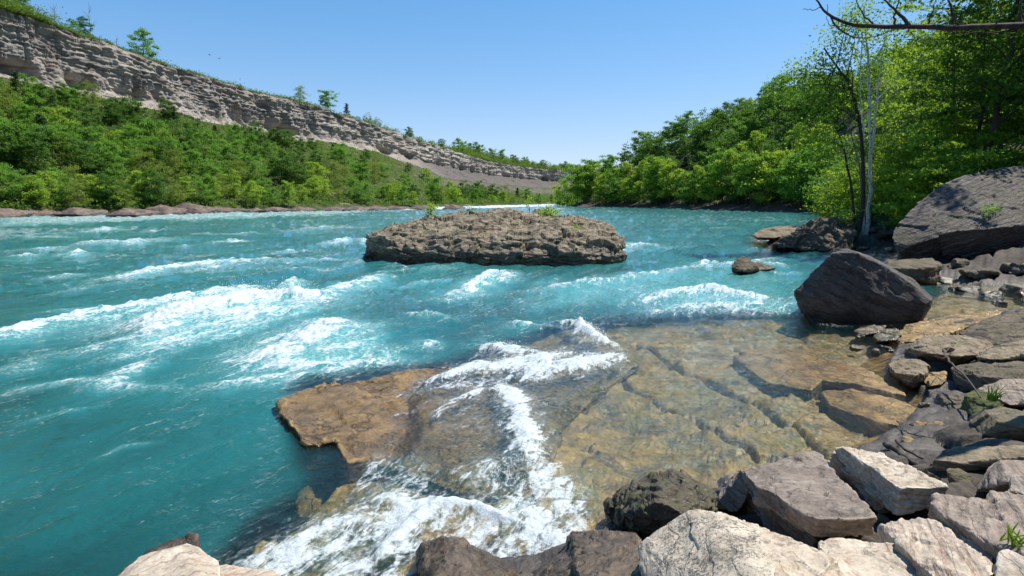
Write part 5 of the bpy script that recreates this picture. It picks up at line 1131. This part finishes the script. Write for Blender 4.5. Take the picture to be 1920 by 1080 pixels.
stick('dark forked twig lying on the ochre stones by the layered slab', [(1682, 790, .1), (1696, 808, .14), (1716, 816, .16), (1750, 821, .14)], .010, .005, 'bark_dark', 5, [[(1712, 815, .16), (1730, 808, .2)]])
stick('black rotten log piece pointing down to the pale-topped slab', [(1660, 832, .16), (1690, 852, .2), (1715, 870, .22), (1745, 884, .24)], .035, .02, 'bark_dark', 8, [[(1680, 826, .18), (1700, 846, .2), (1730, 860, .22)], [(1665, 845, .12), (1700, 868, .14)]])
# undergrowth on the left slope and the rim: one mass nobody could count
rs = np.random.RandomState(77)
Cs, Ss = [], []
nb = 6200
pxs = rs.uniform(-60, 1060, nb); fs_ = rs.uniform(.08, .97, nb) ** .9
dens = fbm(pxs / 60, fs_ * 6, 1.7, 3)
for px, f, dn_ in zip(pxs, fs_, dens):
    if dn_ < -.30: continue
    if px > 760 and f > .78 + .25 * dn_: continue
    p = talus(px, f); d = math.hypot(p[0], p[1])
    r = rs.uniform(.7, 1.6) * np.clip(d / 170, 1, 3.2); n = 34
    v = rs.normal(size=(n, 3)) * np.array([r * .6, r * .6, r * .42]); v[:, 2] = np.abs(v[:, 2]) + .1
    Cs.append(p + v); Ss.append(np.full(n, .30 + d * .0011))
for px in np.concatenate([rs.uniform(-60, 1085, 900), rs.uniform(-60, 300, 420), rs.uniform(835, 1090, 260)]):
    k_ = NTAL + NCL + int(rs.choice([0, 1, 2, 3, 5, 7, 9], p=[.2, .2, .16, .14, .12, .1, .08])); p = wall_point(px, k_); d = math.hypot(p[0], p[1])
    r = rs.uniform(.7, 1.5) * np.clip(d / 240, 1, 2) * (1 + 1.7 * (px < 200) + 2.0 * (px > 830) + .5 * (px > 700)); n = 44 + 40 * (px > 830)
    v = rs.normal(size=(n, 3)) * np.array([r * .7, r * .7, r * .42]); v[:, 2] = np.abs(v[:, 2])
    Cs.append(p + v); Ss.append(np.full(n, .36 + d * .0008))
for px in np.concatenate([rs.uniform(838, 1095, 190), rs.uniform(690, 840, 26), rs.uniform(-40, 130, 26)]):   # crowns of the wood along the far rim
    p = wall_point(px, NTAL + NCL + int(rs.choice([2, 4, 7, 10]))); d = math.hypot(p[0], p[1]); h = rs.uniform(9, 17) * (1 if px > 838 else .62 if px > 600 else .3)
    n = 130; v = rs.normal(size=(n, 3)); v /= np.linalg.norm(v, axis=1)[:, None]
    v = v * np.array([h * .36, h * .36, h * .42]) * rs.uniform(.6, 1.08, (n, 1)) + np.array([0, 0, h * .5]); Cs.append(p + v); Ss.append(np.full(n, .3 + d * .0012))
V, Fq = leaf_quads(np.concatenate(Cs), np.concatenate(Ss) * rs.uniform(.7, 1.3, sum(map(len, Ss))), rs)
tag(link('undergrowth', np_mesh('undergrowth', V, Fq, M['l_under'])), 'green undergrowth of low bushes over the left slope', kind='stuff')
# the wood that fills the right hill between the trees one can tell apart
Cs, Ss = [], []
ps, ys = zip(*[(project([(a_, b_, 0)])[0][0], b_) for a_, b_ in SHORE[-9:-3]][::-1])
pxa = rs.uniform(1060, 1990, 620); ya = np.where(pxa < 1530, np.interp(pxa, ps, ys), np.interp(pxa, [1530, 1600, 1990], [110, 66, 46])) + rs.uniform(5, 165, 620)
xa = (pxa - 960) / F * ya * 1.0101; za = ground(xa, ya)
for x0, y0, z0 in zip(xa, ya, za):
    h = rs.uniform(6, 10.5); w_ = rs.uniform(2.2, 3.6)
    n = 260; sub = rs.normal(size=(9, 3)) * np.array([w_ * .62, w_ * .62, h * .20]) + np.array([0, 0, h * .62])
    v = sub[rs.randint(0, 9, n)] + rs.normal(size=(n, 3)) * np.array([.8, .8, .55])
    v[:, 2] = np.maximum(v[:, 2], .3)
    Cs.append(np.array([x0, y0, z0]) + v); Ss.append(np.full(n, .5 + .001 * y0))
pxa = rs.uniform(1540, 2050, 900); ya = rs.uniform(33, 95, 900); xa = (pxa - 960) / F * ya * 1.0101; za = ground(xa, ya)
for x0, y0, z0 in zip(xa, ya, za):                    # low bushes under the near trees
    if z0 < 1.3: continue
    r = rs.uniform(.5, 1.1); n = 50
    v = rs.normal(size=(n, 3)) * np.array([r * .7, r * .7, r * .5]); v[:, 2] = np.abs(v[:, 2])
    Cs.append(np.array([x0, y0, z0]) + v); Ss.append(np.full(n, .24))
V, Fq = leaf_quads(np.concatenate(Cs), np.concatenate(Ss) * rs.uniform(.7, 1.3, sum(map(len, Ss))), rs)
tag(link('woods', np_mesh('woods', V, Fq, M['l_dark'])), 'dense dark wood covering the right hill', kind='stuff')

# ------------------------------------------------------------------ birds, spray
for (px, py, rz, lab) in [(393, 103, .4, 'tiny dark bird in flight, upper of the two above the cliff rim'), (411, 110, -.5, 'tiny dark bird in flight, lower of the two above the cliff rim')]:
    c = np.array(D(px, py, 120))
    body = Acc(); body.add(*tube([(-.22, 0, 0), (-.12, 0, 0), (0, 0, .01), (.12, 0, .02), (.19, 0, .02), (.24, 0, .01)], [.012, .04, .06, .05, .03, .006], 6))
    o = link('bird', body.mesh('bird', M['bark_dark'])); o.location = c; o.rotation_euler = (.25, .1, rz); tag(o, lab, 'bird', 'birds above the left cliff')
    for s in (-1, 1):
        Vw = np.array([(.08, 0, .03), (-.08, 0, .03), (-.10, s * .22, .13), (.05, s * .24, .14), (-.14, s * .46, .05), (-.05, s * .45, .06)])
        w_ = link('wing', np_mesh('wing', Vw, np.array([(0, 1, 2, 3), (3, 2, 4, 5)]), M['bark_dark']), o)
cand = np.where((foam > .95) & (hgt > .06) & (y < 26) & (y > 7.2))[0]
idx = rs.choice(cand, 2600)
B = np.stack([x[idx], y[idx], zw[idx]], -1) + rs.normal(size=(2600, 3)) * np.array([.10, .10, 0]); B[:, 2] += np.abs(rs.exponential(.055, 2600)) * np.clip(hgt[idx] * 6, .4, 1.6)
sz = rs.uniform(.003, .009, 2600) * np.clip(B[:, 1] / 11, .7, 1.8)
oc = np.array([(1, 0, 0), (-1, 0, 0), (0, 1, 0), (0, -1, 0), (0, 0, 1), (0, 0, -1)], float)
of = np.array([(0, 2, 4), (2, 1, 4), (1, 3, 4), (3, 0, 4), (2, 0, 5), (1, 2, 5), (3, 1, 5), (0, 3, 5)])
V = (B[:, None] + oc[None] * sz[:, None, None]).reshape(-1, 3); Fq = (of[None] + np.arange(2600)[:, None, None] * 6).reshape(-1, 3)
m = NT('spray_white'); M['spray'] = m.surf(m.n('BsdfPrincipled', {'Base Color': (.85, .88, .88), 'Roughness': .3}))
tag(link('spray', np_mesh('spray', V, Fq, M['spray'])), 'white water droplets thrown up by the breaking waves', kind='stuff')
